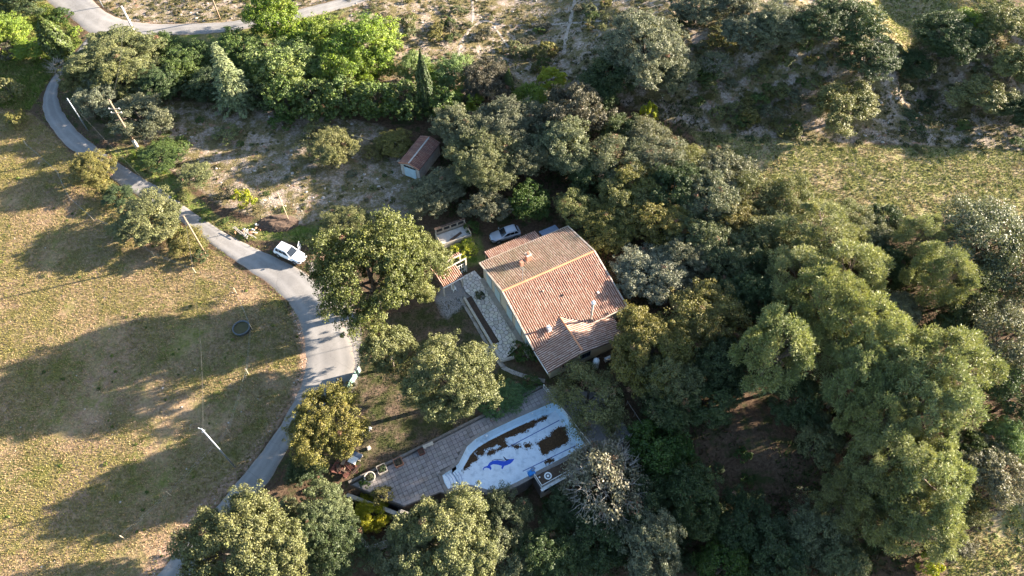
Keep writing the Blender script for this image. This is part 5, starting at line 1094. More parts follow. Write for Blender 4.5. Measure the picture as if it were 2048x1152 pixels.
TREES = [
 # beside the lane and the meadow
 (185, 342, 88, 3.4, 'bush', 'yellow', 'round yellowish shrub between the meadow and the upper lane bend'), (300, 440, 122, 4.0, 'bush', 'olive', 'broad olive shrub next to the weathered wooden pole'),
 (372, 482, 66, 2.6, 'bush', 'yellow', 'small yellowish shrub at the foot of the weathered wooden pole'), (398, 512, 34, 1.4, 'bush', 'dark', 'very small dark shrub below the weathered wooden pole'), (235, 392, 64, 1.8, 'bush', 'dark', 'low dark shrub between the yellowish and the broad olive shrub'),
 (68, 98, 66, 3.2, 'bush', 'bright', 'bright green shrub at the foot of the leaning cypress'), (24, 60, 74, 4.2, 'green', 'bright', 'bright green tree on the grassy bank left of the cypress'), (45, 2, 100, 4.5, 'oak', 'dark', 'dark oak on the bank above the cypress'),
 (14, 100, 46, 2.8, 'bush', 'brown', 'brownish shrub on the grassy bank'), (14, 178, 56, 3, 'bush', 'olive', 'olive shrub in the shade above the meadow'), (30, 236, 44, 2.0, 'bush', 'yellow', 'small yellowish shrub above the meadow stakes'), (120, 30, 46, 1.6, 'bush', 'darkgreen', 'low green shrub on the corner of the junction'), (150, 62, 24, 1.2, 'bush', 'bright', 'tiny bright shrub on the tip of the junction'),
 (232, 112, 152, 6.5, 'bigoak', 'olive', 'wide olive oak clump under the concrete pole'), (196, 196, 96, 4.6, 'oak', 'grey', 'greyish oak between the slim galvanised pole and the lane'), (282, 232, 128, 4.8, 'oak', 'grey', 'rounded grey oak behind the pole with cross arms'), (165, 155, 74, 4, 'oak', 'olive', 'small oak overhanging the bend of the lane'), (291, 160, 42, 3.6, 'bush', 'silver', 'pale whitish shrub among the roadside oaks'), (325, 165, 80, 5, 'oak', 'dark', 'dark oak at the end of the roadside clump'), (245, 160, 90, 5.2, 'oak', 'olive', 'oak in the middle of the roadside clump'),
 # leafy trees by the upper road
 (335, 92, 70, 3.5, 'green', 'laurel', 'low dark leafy tree beside the upper road verge'), (385, 110, 84, 4.6, 'green', 'laurel', 'dark leafy tree left of the pale cedar', 'dark leafy trees left of the cedar'), (360, 140, 80, 4.6, 'green', 'laurel', 'dark leafy tree left of the pale cedar', 'dark leafy trees left of the cedar'), (420, 170, 80, 4.2, 'green', 'dark', 'dark leafy tree at the foot of the pale cedar'),
 (538, 32, 107, 7.0, 'green', 'bright', 'bright leafy tree reaching over the upper road'), (484, 92, 92, 5.5, 'green', 'laurel', 'dark leafy tree behind the tip of the pale cedar'), (570, 130, 145, 6.9, 'green', 'mint', 'broad pale green leafy tree right of the cedar'), (612, 68, 107, 6.3, 'green', 'bright', 'bright leafy tree of the grove below the upper road', 'bright grove below the upper road'), (655, 78, 107, 6.3, 'green', 'bright', 'bright leafy tree of the grove below the upper road', 'bright grove below the upper road'), (722, 92, 138, 7.0, 'green', 'bright', 'bright leafy tree of the grove below the upper road', 'bright grove below the upper road'), (690, 140, 112, 5.6, 'green', 'bright', 'bright leafy tree of the grove below the upper road', 'bright grove below the upper road'), (520, 150, 70, 5, 'green', 'laurel', 'dark leafy tree just right of the cedar'), (640, 140, 80, 5, 'green', 'laurel', 'dark leafy tree in the middle of the bright grove'), (750, 130, 77, 4.9, 'green', 'bright', 'bright leafy tree of the grove below the upper road', 'bright grove below the upper road'),
 (570, 194, 89, 5.7, 'laurel', 'laurel', 'yellow-tipped laurel bush in the long hedge', 'laurels of the long hedge'), (630, 194, 94, 6.0, 'laurel', 'laurel', 'yellow-tipped laurel bush in the long hedge', 'laurels of the long hedge'), (690, 192, 94, 6.0, 'laurel', 'laurel', 'yellow-tipped laurel bush in the long hedge', 'laurels of the long hedge'), (750, 196, 94, 6.0, 'laurel', 'laurel', 'yellow-tipped laurel bush in the long hedge', 'laurels of the long hedge'), (808, 199, 87, 5.7, 'laurel', 'laurel', 'yellow-tipped laurel bush in the long hedge', 'laurels of the long hedge'), (885, 206, 78, 5.2, 'laurel', 'laurel', 'yellow-tipped laurel bush in the long hedge', 'laurels of the long hedge'), (930, 200, 66, 4.0, 'laurel', 'bright', 'yellow-green laurel at the end of the long hedge'),
 (530, 195, 66, 4.0, 'laurel', 'dark', 'dark laurel at the cedar end of the hedge'),
 (830, 135, 62, 4.6, 'green', 'mint', 'pale leafy tree behind the tall cypress'), (905, 148, 84, 5, 'green', 'mint', 'minty leafy tree between the two cypresses'), (868, 160, 50, 4, 'green', 'bright', 'small bright tree right behind the tall cypress'),
 (972, 162, 94, 6, 'oak', 'brown', 'brownish oak behind the short cypress'), (1060, 196, 72, 4.2, 'green', 'bright', 'dome-shaped bright tree next to the short cypress'), (1104, 158, 58, 3.6, 'bush', 'lime', 'yellow-green shrub above the dome-shaped tree'), (1088, 100, 42, 2.6, 'bush', 'yellow', 'yellowish shrub alone on the scrubby slope'), (1298, 226, 36, 4.2, 'bush', 'lime', 'vivid yellow-green shrub at the field corner'),
 # hill oaks
 (1290, 100, 172, 8, 'bigoak', 'grey', 'big rounded grey oak on the slope above the wood'), (1222, 150, 110, 7, 'oak', 'dark', 'dark oak leaning against the big grey slope oak'), (1345, 150, 84, 6, 'oak', 'grey', 'smaller oak on the mound side of the big grey slope oak'), (1195, 190, 90, 5, 'oak', 'dark', 'dark oak below the big grey slope oak'),
 (1562, 52, 106, 5.4, 'oak', 'grey', 'grey oak on the crest of the rocky mound', 'oaks on the crest of the mound'), (1490, 66, 92, 5, 'oak', 'grey', 'grey oak on the crest of the rocky mound', 'oaks on the crest of the mound'), (1655, 40, 110, 6, 'oak', 'dark', 'dark oak at the edge of the far meadow', 'dark oaks by the far meadow'), (1712, 50, 110, 6, 'oak', 'dark', 'dark oak at the edge of the far meadow', 'dark oaks by the far meadow'), (1738, 118, 104, 4.6, 'oak', 'dark', 'round dark oak at the foot of the mound beside the path'), (1692, 212, 132, 5.4, 'oak', 'olive', 'round olive oak at the foot of the rocky mound'), (1900, 78, 134, 6, 'bigoak', 'dark', 'big dark oak right of the sunlit far meadow'), (1964, 194, 112, 4.6, 'oak', 'olive', 'round oak alone on the right slope'), (1430, 128, 62, 3.4, 'bare', 'grey', 'half-bare oak on the scrub below the crest'), (2010, 40, 96, 5, 'oak', 'olive', 'oak on the far right slope', 'oaks of the far right slope'), (2036, 130, 90, 5, 'oak', 'olive', 'oak on the far right slope', 'oaks of the far right slope'), (1955, 40, 80, 4, 'green', 'bright', 'brighter leafy tree on the right slope'), (1395, 16, 96, 5, 'oak', 'grey', 'oak at the top of the scrubby slope', 'oaks at the top of the slope'), (1470, 8, 90, 5, 'oak', 'grey', 'oak at the top of the scrubby slope', 'oaks at the top of the slope'), (2044, 225, 80, 4, 'oak', 'dark', 'dark oak above the ditch of the right field'), (1830, 130, 70, 3.4, 'oak', 'dark', 'low dark oak below the big dark oak of the slope'),
 # the wood
 (922, 262, 108, 5.8, 'oak', 'grey', 'grey oak just behind the stone garage'), (1015, 250, 134, 7, 'bigoak', 'grey', 'largest grey oak of the wood behind the garage'), (965, 324, 146, 6.6, 'bigoak', 'oak', 'broad oak shading the stone garage'), (1052, 318, 96, 6.5, 'oak', 'grey', 'grey oak in the wood right of the garage oak', W), (1146, 226, 128, 8, 'oak', 'brown', 'brownish oak around the thin dark cypress'), (1128, 300, 110, 7, 'oak', 'grey', 'grey oak below the thin dark cypress', W), (1060, 402, 82, 4.6, 'green', 'darkgreen', 'fresh green tree at the edge of the yard behind the villa'), (874, 384, 108, 4.0, 'oak', 'grey', 'pale oak in front of the stone garage'), (972, 414, 84, 4.4, 'oak', 'grey', 'small grey oak overhanging the silver car yard'), (1180, 350, 96, 5, 'green', 'dark', 'dark green tree in the hollow of the wood'),
 (1240, 262, 84, 6, 'oak', 'dark', 'dark oak below the vivid yellow-green shrub'), (1296, 282, 108, 6.4, 'airy', 'grey', 'grey oak of the wood bordering the right field', 'oaks bordering the right field'), (1236, 322, 118, 6.8, 'airy', 'grey', 'dense grey oak in the middle of the wood', W+' middle'), (1322, 322, 104, 6.4, 'airy', 'grey', 'grey oak of the wood bordering the right field', 'oaks bordering the right field'), (1384, 330, 84, 5.6, 'airy', 'olive', 'grey oak of the wood bordering the right field', 'oaks bordering the right field'), (1272, 372, 116, 6, 'oak', 'yellow', 'yellowish oak in the middle of the wood'), (1250, 402, 116, 6, 'oak', 'olive', 'dense olive oak in the middle of the wood', W+' olive'), (1350, 385, 110, 7, 'oak', 'dark', 'dense grey oak in the middle of the wood', W+' middle'), (1440, 352, 116, 6.6, 'oak', 'grey', 'grey oak of the wood bordering the right field', 'oaks bordering the right field'), (1420, 402, 120, 7, 'oak', 'grey', 'dense grey oak in the middle of the wood', W+' middle'), (1505, 392, 104, 6.4, 'airy', 'olive', 'grey oak of the wood bordering the right field', 'oaks bordering the right field'),
 (1214, 458, 106, 4.4, 'oak', 'yellow', 'yellowish oak right behind the villa roof'), (1150, 420, 80, 5, 'airy', 'olive', 'thin olive oak behind the back eave of the villa'), (1318, 446, 112, 5.4, 'oak', 'yellow', 'yellowish oak behind the silvery oak'), (1395, 470, 108, 5.6, 'oak', 'oak', 'dense olive oak in the middle of the wood', W+' olive'), (1468, 440, 98, 5.6, 'oak', 'yellow', 'pale yellowish oak in front of the first pine'), (1440, 510, 116, 5.8, 'oak', 'oak', 'dense olive oak in the middle of the wood', W+' olive'), (1372, 520, 96, 5, 'oak', 'grey', 'dense grey oak in the middle of the wood', W+' middle'), (1530, 460, 112, 5.8, 'oak', 'olive', 'olive oak leaning against the first pine'), (1580, 405, 96, 6.4, 'airy', 'olive', 'grey oak of the wood bordering the right field', 'oaks bordering the right field'), (1500, 520, 90, 5.5, 'oak', 'dark', 'dark oak in the hollow left of the pines', 'dark oaks left of the pines'), (1510, 590, 100, 5.5, 'oak', 'dark', 'dark oak in the hollow left of the pines', 'dark oaks left of the pines'), (1470, 600, 90, 5.5, 'oak', 'dark', 'dark oak in the hollow left of the pines', 'dark oaks left of the pines'),
 (1302, 552, 132, 5.0, 'oak', 'silver', 'silvery round oak touching the corner of the villa roof'), (1408, 636, 142, 7.2, 'oak', 'yellow', 'sunlit yellowish oak right of the villa wing'), (1302, 704, 168, 7.4, 'bigoak', 'yellow', 'big sunlit oak overhanging the wing of the villa'), (1345, 765, 120, 7.5, 'oak', 'oak', 'oak on the slope below the big sunlit oak'), (1345, 822, 96, 5, 'oak', 'dark', 'dark oak beside the wooden rail fence'), (1176, 796, 138, 7.4, 'airy', 'olive', 'loose oak overhanging the pool railing'), (1212, 972, 168, 7.5, 'bare', 'silver', 'half-bare silvery oak below the paved corner'), (1322, 896, 128, 6.5, 'green', 'darkgreen', 'glossy green tree beside the paved corner'), (1440, 740, 110, 6.5, 'oak', 'dark', 'dark oak between the sunlit oak and the pines'), (1420, 810, 100, 5.5, 'oak', 'dark', 'dark oak above the bare brown clearing'),
 # pines
 (1640, 475, 146, 9.5, 'pine', 'pine', 'first tall pine standing above the oaks of the field edge'), (1600, 560, 130, 9.0, 'pine', 'pine', 'pine leaning over the dark hollow below the first tall pine', PG), (1690, 555, 146, 10.0, 'pine', 'pine', 'pine touching the first tall pine on the field side', PG), (1650, 625, 140, 13.0, 'pine', 'pine', 'pine in the row between the first tall pine and the separate pine', PG), (1545, 715, 150, 13.0, 'pine', 'pine', 'separate pine left of the main pine group'), (1590, 690, 90, 10.6, 'pine', 'pine', 'slim pine pressed against the separate pine', PG), (1720, 685, 150, 13.0, 'pine', 'pine', 'pine beside the silvery shrub-like oak on the pool side', PG), (1700, 760, 130, 11.8, 'pine', 'pine', 'lower pine under the pine that stands beside the silvery oak', PG), (1790, 750, 150, 13.0, 'pine', 'pine', 'pine whose crown touches the widest pine', PG), (1880, 735, 165, 14.2, 'pine', 'pine', 'widest pine of the wood facing the big airy tree'), (1850, 820, 150, 13.0, 'pine', 'pine', 'pine just below the widest pine', PG), (1735, 850, 120, 10.6, 'pine', 'pine', 'small pine above the dark gap of the clearing', PG), (1870, 565, 112, 10.6, 'pine', 'pine', 'single pine beside the silvery shrub-like oak'), (1770, 920, 140, 11.8, 'pine', 'pine', 'pine next to the two dull half-dry pines', PG), (1840, 960, 170, 13.0, 'pine', 'pine', 'pine facing the silvery oak of the lower grass field', PG), (1750, 1010, 140, 10.6, 'pine', 'olive', 'dull half-dry pine touching the lowest pines', 'dull pines of the lower wood'), (1830, 1055, 140, 10.6, 'pine', 'pine', 'lowest pine beside the vivid yellow-green shrub of the grass field', PG), (1690, 1000, 110, 9.4, 'pine', 'olive', 'dull half-dry pine beside the bare clearing', 'dull pines of the lower wood'), (1835, 480, 86, 8.3, 'pine', 'pine', 'small pine at the edge of the right field'),
 (1785, 622, 104, 4.6, 'oak', 'silver', 'silvery shrub-like oak among the pines'), (1735, 480, 96, 5, 'oak', 'oak', 'low oak between the first pine and the right field'), (1770, 445, 80, 4.4, 'bush', 'dark', 'dark bush at the border of the right field'), (1780, 540, 90, 5, 'oak', 'dark', 'dark oak in the shade behind the silvery shrub-like oak'), (1700, 440, 80, 5, 'airy', 'olive', 'grey oak of the wood bordering the right field', 'oaks bordering the right field'),
 (1965, 480, 190, 9.5, 'airy', 'grey', 'big airy grey tree at the corner of the right field'), (2030, 540, 150, 9, 'airy', 'oak', 'airy tree behind the big grey corner tree'), (1940, 600, 110, 7, 'airy', 'oak', 'airy tree in the shade below the big grey corner tree'), (2005, 690, 160, 8, 'airy', 'grey', 'greyish tree right of the widest pine', 'greyish trees right of the pines'), (2030, 790, 120, 7, 'airy', 'dark', 'dark airy tree right of the pines'), (2020, 880, 92, 5, 'green', 'mint', 'minty green tree above the lower grass field'), (1975, 940, 126, 5, 'oak', 'silver', 'silvery oak beside the lower grass field'), (1935, 900, 80, 5, 'oak', 'dark', 'dark oak between the silvery oak and the pines'), (1925, 1010, 90, 4, 'oak', 'olive', 'olive shrubby oak at the border of the lower grass field'), (1860, 1135, 46, 2.4, 'bush', 'lime', 'vivid yellow-green shrub at the bottom of the lower grass field'), (1900, 1085, 80, 3, 'bush', 'brown', 'brownish shrub at the border of the lower grass field'), (1905, 660, 100, 5, 'oak', 'dark', 'dark oak in front of the greyish tree right of the pines'),
 (1590, 800, 112, 5, 'oak', 'dark', 'dark oak in the gap between the pines'), (1640, 880, 100, 5, 'oak', 'oak', 'dark oak at the rim of the bare clearing'),
 # lane side and garden
 (742, 553, 220, 12.6, 'bigoak', 'hugeoak', 'huge dark green oak beside the lane in front of the villa'), (828, 534, 134, 9.6, 'bigoak', 'olive', 'olive oak joined to the huge oak and touching the shelter'), (778, 702, 108, 6.6, 'oak', 'olive', 'small round oak on the lawn next to the lane'), (902, 766, 176, 8.4, 'bigoak', 'olive', 'big sunlit oak on the lawn beside the pool'), (656, 850, 148, 8.2, 'bigoak', 'yellow', 'yellowish oak between the lane and the lawn'), (646, 1020, 100, 4.2, 'oak', 'oak', 'oak on the bank below the yellowish oak'), (612, 938, 70, 3.2, 'oak', 'dark', 'dark shrubby oak on the lane bank'), (490, 1102, 222, 8.0, 'bigoak', 'olive', 'large sunlit oak hiding the lower lane'), (895, 1088, 200, 7.4, 'bigoak', 'olive', 'large sunlit oak below the pool terrace'), (1010, 1040, 100, 5, 'oak', 'oak', 'smaller oak below the curved pool wall'), (670, 1095, 120, 4.6, 'oak', 'dark', 'dark oak left of the sunken garden'), (622, 1065, 80, 4.2, 'oak', 'dark', 'dark oak beside the large sunlit lane oak'), (815, 1110, 130, 5.6, 'oak', 'oak', 'oak at the outer corner of the sunken garden'), (1010, 1115, 120, 5.4, 'oak', 'oak', 'oak of the lower wood right of the large terrace oak', 'oaks of the lower wood'), (1100, 1110, 120, 5, 'oak', 'dark', 'dark oak straight below the pump house wall', 'oaks of the lower wood'), (1200, 1075, 130, 5, 'oak', 'dark', 'dark oak directly below the half-bare silvery oak', 'oaks of the lower wood'), (1300, 1100, 130, 7, 'oak', 'grey', 'greyish oak of the lower wood'), (1445, 1135, 104, 4.2, 'green', 'darkgreen', 'fresh green rounded tree of the lower wood'), (1380, 1000, 120, 7, 'oak', 'dark', 'dark oak left of the bare clearing'), (1480, 1045, 110, 4.6, 'oak', 'dark', 'dark oak at the lower rim of the bare clearing', 'dark oaks below the clearing'), (1560, 1100, 130, 5, 'oak', 'dark', 'dark oak above the fresh green rounded tree of the lower wood', 'dark oaks below the clearing'), (1630, 1070, 120, 5, 'oak', 'oak', 'olive oak below the bare clearing'), (1280, 1010, 110, 6.5, 'oak', 'dark', 'dark oak behind the half-bare silvery oak'), (1130, 1020, 80, 3.4, 'oak', 'dark', 'low dark oak in front of the pump house'), (1560, 1150, 120, 5, 'oak', 'dark', 'lowest dark oak next to the fresh green rounded tree', 'dark oaks below the clearing'), (1680, 1120, 110, 4.6, 'oak', 'oak', 'olive oak under the dull pines'),
 (745, 1027, 62, 2.6, 'bush', 'lemon', 'bright yellow lemon tree in the sunken garden'), (722, 1003, 26, 1.6, 'bush', 'darkgreen', 'small green shrub against the retaining wall'), (1046, 706, 46, 2.0, 'bush', 'darkgreen', 'green shrub between the crazy paving and the wing'), (1015, 792, 72, 1.1, 'bush', 'cover', 'spreading blue-green shrub against the pool terrace wall'), (985, 815, 50, 1.0, 'bush', 'cover', 'low blue-green shrub under the big lawn oak'), (1065, 765, 34, 1.0, 'bush', 'darkgreen', 'low green shrub at the end of the stepping path'), (945, 455, 30, 1.6, 'bush', 'darkgreen', 'green shrub against the open store box'), (930, 498, 50, 1.0, 'bush', 'lime', 'low yellow-green shrub in front of the open store box'), (960, 590, 20, .7, 'bush', 'dark', 'tiny plant in the planter bed'),
 (662, 296, 96, 3.6, 'bush', 'olive', 'round olive bush in the middle of the pale garrigue'), (628, 264, 48, 2.4, 'bush', 'olive', 'smaller bush touching the round olive bush'), (563, 240, 46, 2.2, 'bush', 'darkgreen', 'green bush in the hedge shadow'), (322, 312, 84, 2.2, 'bush', 'laurel', 'yellowish green bush under the pole with cross arms'), (450, 268, 52, 1.2, 'bush', 'olive', 'low bush on the pale garrigue'), (392, 350, 62, 2.0, 'bush', 'olive', 'bush on the pale stones above the lane'), (488, 398, 40, 2.6, 'bush', 'lime', 'yellow-green bush beside the earth heap'), (690, 446, 86, 2.6, 'bush', 'olive', 'olive bush behind the huge dark green oak'), (655, 445, 30, 2.0, 'bush', 'lime', 'yellow-green small bush behind the white car'), (790, 288, 66, 2.2, 'bush', 'yellow', 'pale dry bush above the garage roof'), (745, 305, 40, 1.4, 'bush', 'yellow', 'pale dry bush left of the garage'), (460, 385, 36, 1.4, 'bush', 'brown', 'brown bush beside the lane verge'), (350, 290, 50, 1.6, 'bush', 'laurel', 'green bush right of the pole with cross arms'),
]
for row in TREES: tree(*row)
tree(765, 990, 38, 1.4, 'bush', 'yellow', 'small yellowish shrub growing at the pointed terrace corner', z_=.03)
tree(730, 965, 22, .9, 'bush', 'darkgreen', 'green plant spilling beside the round stone pot', z_=.03)
tree(741, 954, 13, .4, 'bush', 'oak', 'sparse plant growing in the round stone pot', z_=.58)
tree(765, 937, 13, .35, 'bush', 'dark', 'low plant growing in the square wooden planter', z_=.5)
tree(797, 923, 15, .35, 'bush', 'brown', 'dried plant in the shallow terracotta planter', z_=.28)
TW = twig_mesh('bare_twigs', 8, 1.2, 2.0, .5, 46)
for px, py, sc, lb in ((826, 1018, .8, 'bleached bare twigs of a dry bush behind the gate pillar'), (124, 146, 1.2, 'grey leafless bush beside the lane under the stout cypress'), (540, 415, .8, 'grey leafless bush beside the brown earth heap'), (1240, 925, .7, 'bare twiggy bush below the short white railing')):
    q = P(px, py); o = link('dry_bush', TW, None, q); o.scale = (sc, sc, sc*1.3); o.rotation_euler[2] = px; tag(o, lb, 'bush')
# small shrubs of the garrigue: each one an object, kinds shared
def scatter(poly_px, n, w0, w1, tints, label, group, tall=.8, seed=1, mind=.9):
    q = PV(poly_px); A = np.array(q); lo, hi = A.min(0), A.max(0); rng = np.random.default_rng(seed); got = []; k = K['bush']; tr = 0
    while len(got) < n and tr < 20000:
        tr += 1; c = lo+rng.random(2)*(hi-lo)
        if not inside(q, c[0], c[1]) or fbm(c[0]/5+seed, c[1]/5) < .40: continue
        if any((c[0]-g[0])**2+(c[1]-g[1])**2 < mind**2 for g in got): continue
        got.append(c); D = w0+(w1-w0)*rng.random()**1.7; o = link('scrub_bush', k.c[rng.integers(len(k.c))], None, (c[0], c[1], float(hgt(*c))-.08*D)); o.rotation_euler[2] = rng.random()*6.28
        s = D/3.0; o.scale = (s*rng.uniform(.85, 1.2), s*rng.uniform(.85, 1.2), s*tall*rng.uniform(.7, 1.2)); c_ = np.array(TINT[tints[rng.integers(len(tints))]])*rng.uniform(.8, 1.15); o.color = (*c_, 1); tag(o, label, 'bush', group)
scatter([(640, 40), (780, 0), (1250, 0), (1200, 120), (1040, 150), (900, 125), (760, 85)], 66, .9, 2.8, ['olive', 'olive', 'laurel', 'oak', 'yellow', 'brown'], 'small shrub on the scrubby slope with white footpaths', 'shrubs of the footpath slope', .9, 2)
scatter([(1400, 90), (1600, 70), (1690, 120), (1650, 280), (1420, 255), (1370, 200)], 84, 1.0, 3.0, ['olive', 'laurel', 'olive', 'yellow', 'grey'], 'small shrub on the pale rocky mound', 'shrubs of the rocky mound', 1.0, 3, .8)
scatter([(1300, 0), (1480, 0), (1480, 110), (1400, 140), (1360, 60)], 24, .9, 2.4, ['olive', 'oak', 'dark'], 'small shrub on the shaded ridge behind the mound', 'shrubs of the shaded ridge', .7, 4)
scatter([(1790, 110), (2048, 90), (2048, 290), (1800, 275)], 34, .9, 2.4, ['dark', 'oak', 'olive', 'laurel'], 'small shrub on the shaded right slope', 'shrubs of the right slope', .7, 5)
scatter([(340, 215), (620, 260), (830, 320), (810, 440), (560, 440), (430, 380), (330, 300)], 34, .5, 1.5, ['olive', 'grey', 'yellow', 'laurel'], 'low shrub dotted over the pale garrigue beside the lane', 'low shrubs of the pale garrigue', .6, 6)
scatter([(1420, 268), (1900, 292), (2048, 300), (2048, 315), (1880, 308), (1420, 278)], 16, .7, 1.6, ['dark', 'olive'], 'small shrub along the ditch above the right field', 'shrubs along the ditch', .7, 7)
scatter([(1090, 1020), (1500, 900), (1700, 900), (1760, 1130), (1100, 1140)], 34, 1.0, 2.8, ['dark', 'darkgreen', 'dark', 'oak'], 'dark undergrowth shrub on the floor of the lower wood', 'undergrowth shrubs of the lower wood', .8, 8)
scatter([(1100, 400), (1500, 330), (1680, 560), (1560, 800), (1380, 740), (1300, 480)], 14, 1.0, 2.6, ['dark', 'darkgreen', 'oak'], 'dark undergrowth shrub between the oaks of the upper wood', 'undergrowth shrubs of the upper wood', .8, 9)
scatter([(210, 290), (290, 300), (470, 455), (440, 470), (330, 390)], 16, .5, 1.4, ['laurel', 'bright', 'olive'], 'low green shrub on the right verge of the lane', 'verge shrubs of the lane', .6, 10, .7)
scatter([(150, 320), (250, 390), (430, 500), (400, 520), (270, 440)], 14, .5, 1.4, ['olive', 'yellow', 'dark'], 'low shrub on the meadow verge of the lane', 'meadow verge shrubs', .6, 11, .7)
scatter([(600, 960), (690, 990), (680, 1150), (590, 1150), (560, 1040)], 12, .8, 2.0, ['dark', 'oak', 'laurel'], 'dark shrub on the bank beside the lower lane', 'bank shrubs of the lower lane', .8, 12)
scatter([(1850, 900), (2040, 860), (2040, 1000), (1900, 1100)], 16, .8, 2.2, ['dark', 'olive', 'laurel'], 'shrub at the edge of the lower grass field', 'shrubs at the lower grass field', .8, 13)

# ------------------------------------------------------------------ ground cover that nobody could count
def cover(name, polys, n, h0, h1, w, cols, seed, label, blades=3, thresh=.0, nsc=4.0, avoid=(), flatn=.35):
    rng = np.random.default_rng(seed); Ps = []; 
    area = [abs(sum(q[i][0]*q[(i+1) % len(q)][1]-q[(i+1) % len(q)][0]*q[i][1] for i in range(len(q))))/2 for q in polys]
    for q, a in zip(polys, area):
        A = np.array(q); lo, hi = np.maximum(A.min(0), (-98, 10)), np.minimum(A.max(0), (98, 124)); m = int(n*a/sum(area)); p = lo+rng.random((m*4, 2))*(hi-lo); p = p[inside(q, p[:, 0], p[:, 1])]; Ps.append(p[:m])
    p = np.concatenate(Ps); dens = fbm(p[:, 0]/nsc+seed, p[:, 1]/nsc); p = p[dens+.25*(rng.random(len(p))-.5) > thresh]
    for q in avoid: p = p[~inside(q, p[:, 0], p[:, 1])]
    m = len(p); dens = fbm(p[:, 0]/nsc+seed, p[:, 1]/nsc); z = hgt(p[:, 0], p[:, 1]); c0 = np.array(cols); V = []; Cc = []
    f = np.clip((dens-.3)/.4+.35*rng.normal(size=m), 0, .999)*(len(c0)-1); i = f.astype(int); col = c0[i]+(c0[i+1]-c0[i])*(f-i)[:, None]; col = col*(.7+.6*rng.random((m, 1)))
    for b in range(blades):
        a = rng.random(m)*6.283; d = np.stack([np.cos(a), np.sin(a)], -1); pn = np.stack([-d[:, 1], d[:, 0]], -1); hh = (h0+(h1-h0)*rng.random(m)**1.5); ww = (w*(.6+.8*rng.random(m)))[:, None]; lean = (flatn*hh)[:, None]*d; base = p+d*(.3*w)
        for s, k in ((-1, 0), (1, 0), (0, 1)):
            xy = base+pn*ww*.5*s+(lean*2 if k else 0); V.append(np.column_stack([xy, z+(hh if k else -.03)]))
        Cc.append(col)
    V = np.stack(V, 1).reshape(-1, 3); F = np.arange(len(V)).reshape(-1, 3); me = mesh_np(name, V, F, 'ground_plants'); cattr(me, 'lc', np.repeat(col, 3*blades, 0).astype(np.float32)); tag(link(name, me), label, 'grass', kind='stuff')
LANE = PV(LANE_L+LANE_R[::-1]); UP = PV([(80, 0), (130, 30), (165, 60), (200, 78), (245, 75), (430, 68), (560, 50), (730, 5), (670, 0), (500, 38), (335, 47), (262, 41), (215, 25), (192, 0)])
MEADV = PV([(-60, 150), (60, 225), (95, 255), (135, 300), (195, 350), (290, 412), (360, 455), (470, 535), (560, 598), (590, 640), (603, 690), (602, 745), (585, 795), (530, 885), (430, 1005), (290, 1160), (-60, 1200)])
cover('meadow_grass', [MEADV], 110000, .05, .17, .085, [(.38, .265, .175), (.35, .26, .14), (.27, .22, .09), (.185, .18, .055), (.27, .23, .08)], 21, 'short patchy dry grass of the meadow', 3, .32, 5.5)
cover('verge_grass', VER[1:]+[PV([(575, 470), (640, 470), (650, 500), (600, 495)])], 24000, .10, .35, .12, [(.20, .19, .06), (.11, .15, .03), (.08, .14, .02), (.16, .20, .04)], 22, 'tall green grass of the lane verges', 3, .2, 2.5, (LANE, UP))
def band(edge, inn, out):
    c = np.array(PV(edge)); d = np.gradient(c, axis=0); d /= np.hypot(*d.T)[:, None]; nn = np.stack([-d[:, 1], d[:, 0]], -1); return [tuple(q) for q in c+nn*inn]+[tuple(q) for q in (c+nn*out)[::-1]]
cover('roadside_grass', [band(LANE_L[3:], .25, -.9), band(LANE_R[3:], -.25, .9)], 15000, .06, .28, .10, [(.26, .20, .11), (.22, .19, .08), (.14, .15, .045), (.10, .14, .03)], 27, 'ragged grass creeping over the edges of the lane', 3, .36, 1.6)
cover('field_grass', FLD, 60000, .05, .20, .13, [(.30, .235, .13), (.28, .235, .105), (.17, .18, .055), (.12, .155, .04), (.24, .24, .08)], 23, 'tussocky grass of the right field', 3, .25, 2.6)
cover('garrigue_scrub', GARR[1:], 34000, .06, .30, .16, [(.17, .14, .075), (.12, .105, .05), (.085, .088, .035), (.06, .075, .025), (.11, .115, .04)], 24, 'thin dry scrub over the pale stony garrigue', 3, .47, 2.2, (UP, LANE))
cover('dry_grass', GARR[:1], 13000, .04, .13, .11, [(.34, .27, .19), (.28, .225, .13), (.19, .18, .075), (.14, .145, .05)], 28, 'thin dry grass over the pale ground behind the white car', 3, .42, 2.4, (LANE,))
FOREST = [PV([(900, 200), (1380, 200), (1560, 400), (1700, 430), (2048, 450), (2048, 1000), (1850, 1150), (1000, 1150), (1280, 900), (1280, 640), (1180, 480), (1060, 440), (880, 440), (850, 330)]), PV([(120, 110), (420, 90), (560, 190), (440, 230), (330, 190), (290, 290), (170, 230)])]
cover('forest_undergrowth', FOREST, 34000, .08, .5, .2, [(.10, .07, .04), (.07, .06, .03), (.045, .06, .02), (.035, .06, .018), (.06, .08, .025)], 25, 'leaf litter and low undergrowth of the wood', 3, .42, 3.0, ([tuple(H0+HU*a+HV*b) for a, b in ((-.5, -9), (13.5, -9), (13.5, 11.5), (-.5, 11.5))], TERR))
cover('lawn_grass', LAWN[1:], 9000, .04, .14, .08, [(.09, .07, .045), (.06, .06, .025), (.045, .06, .02), (.04, .065, .018)], 26, 'worn shaded lawn between the lane and the pool', 3, .3, 2.2, (FP, TERR))
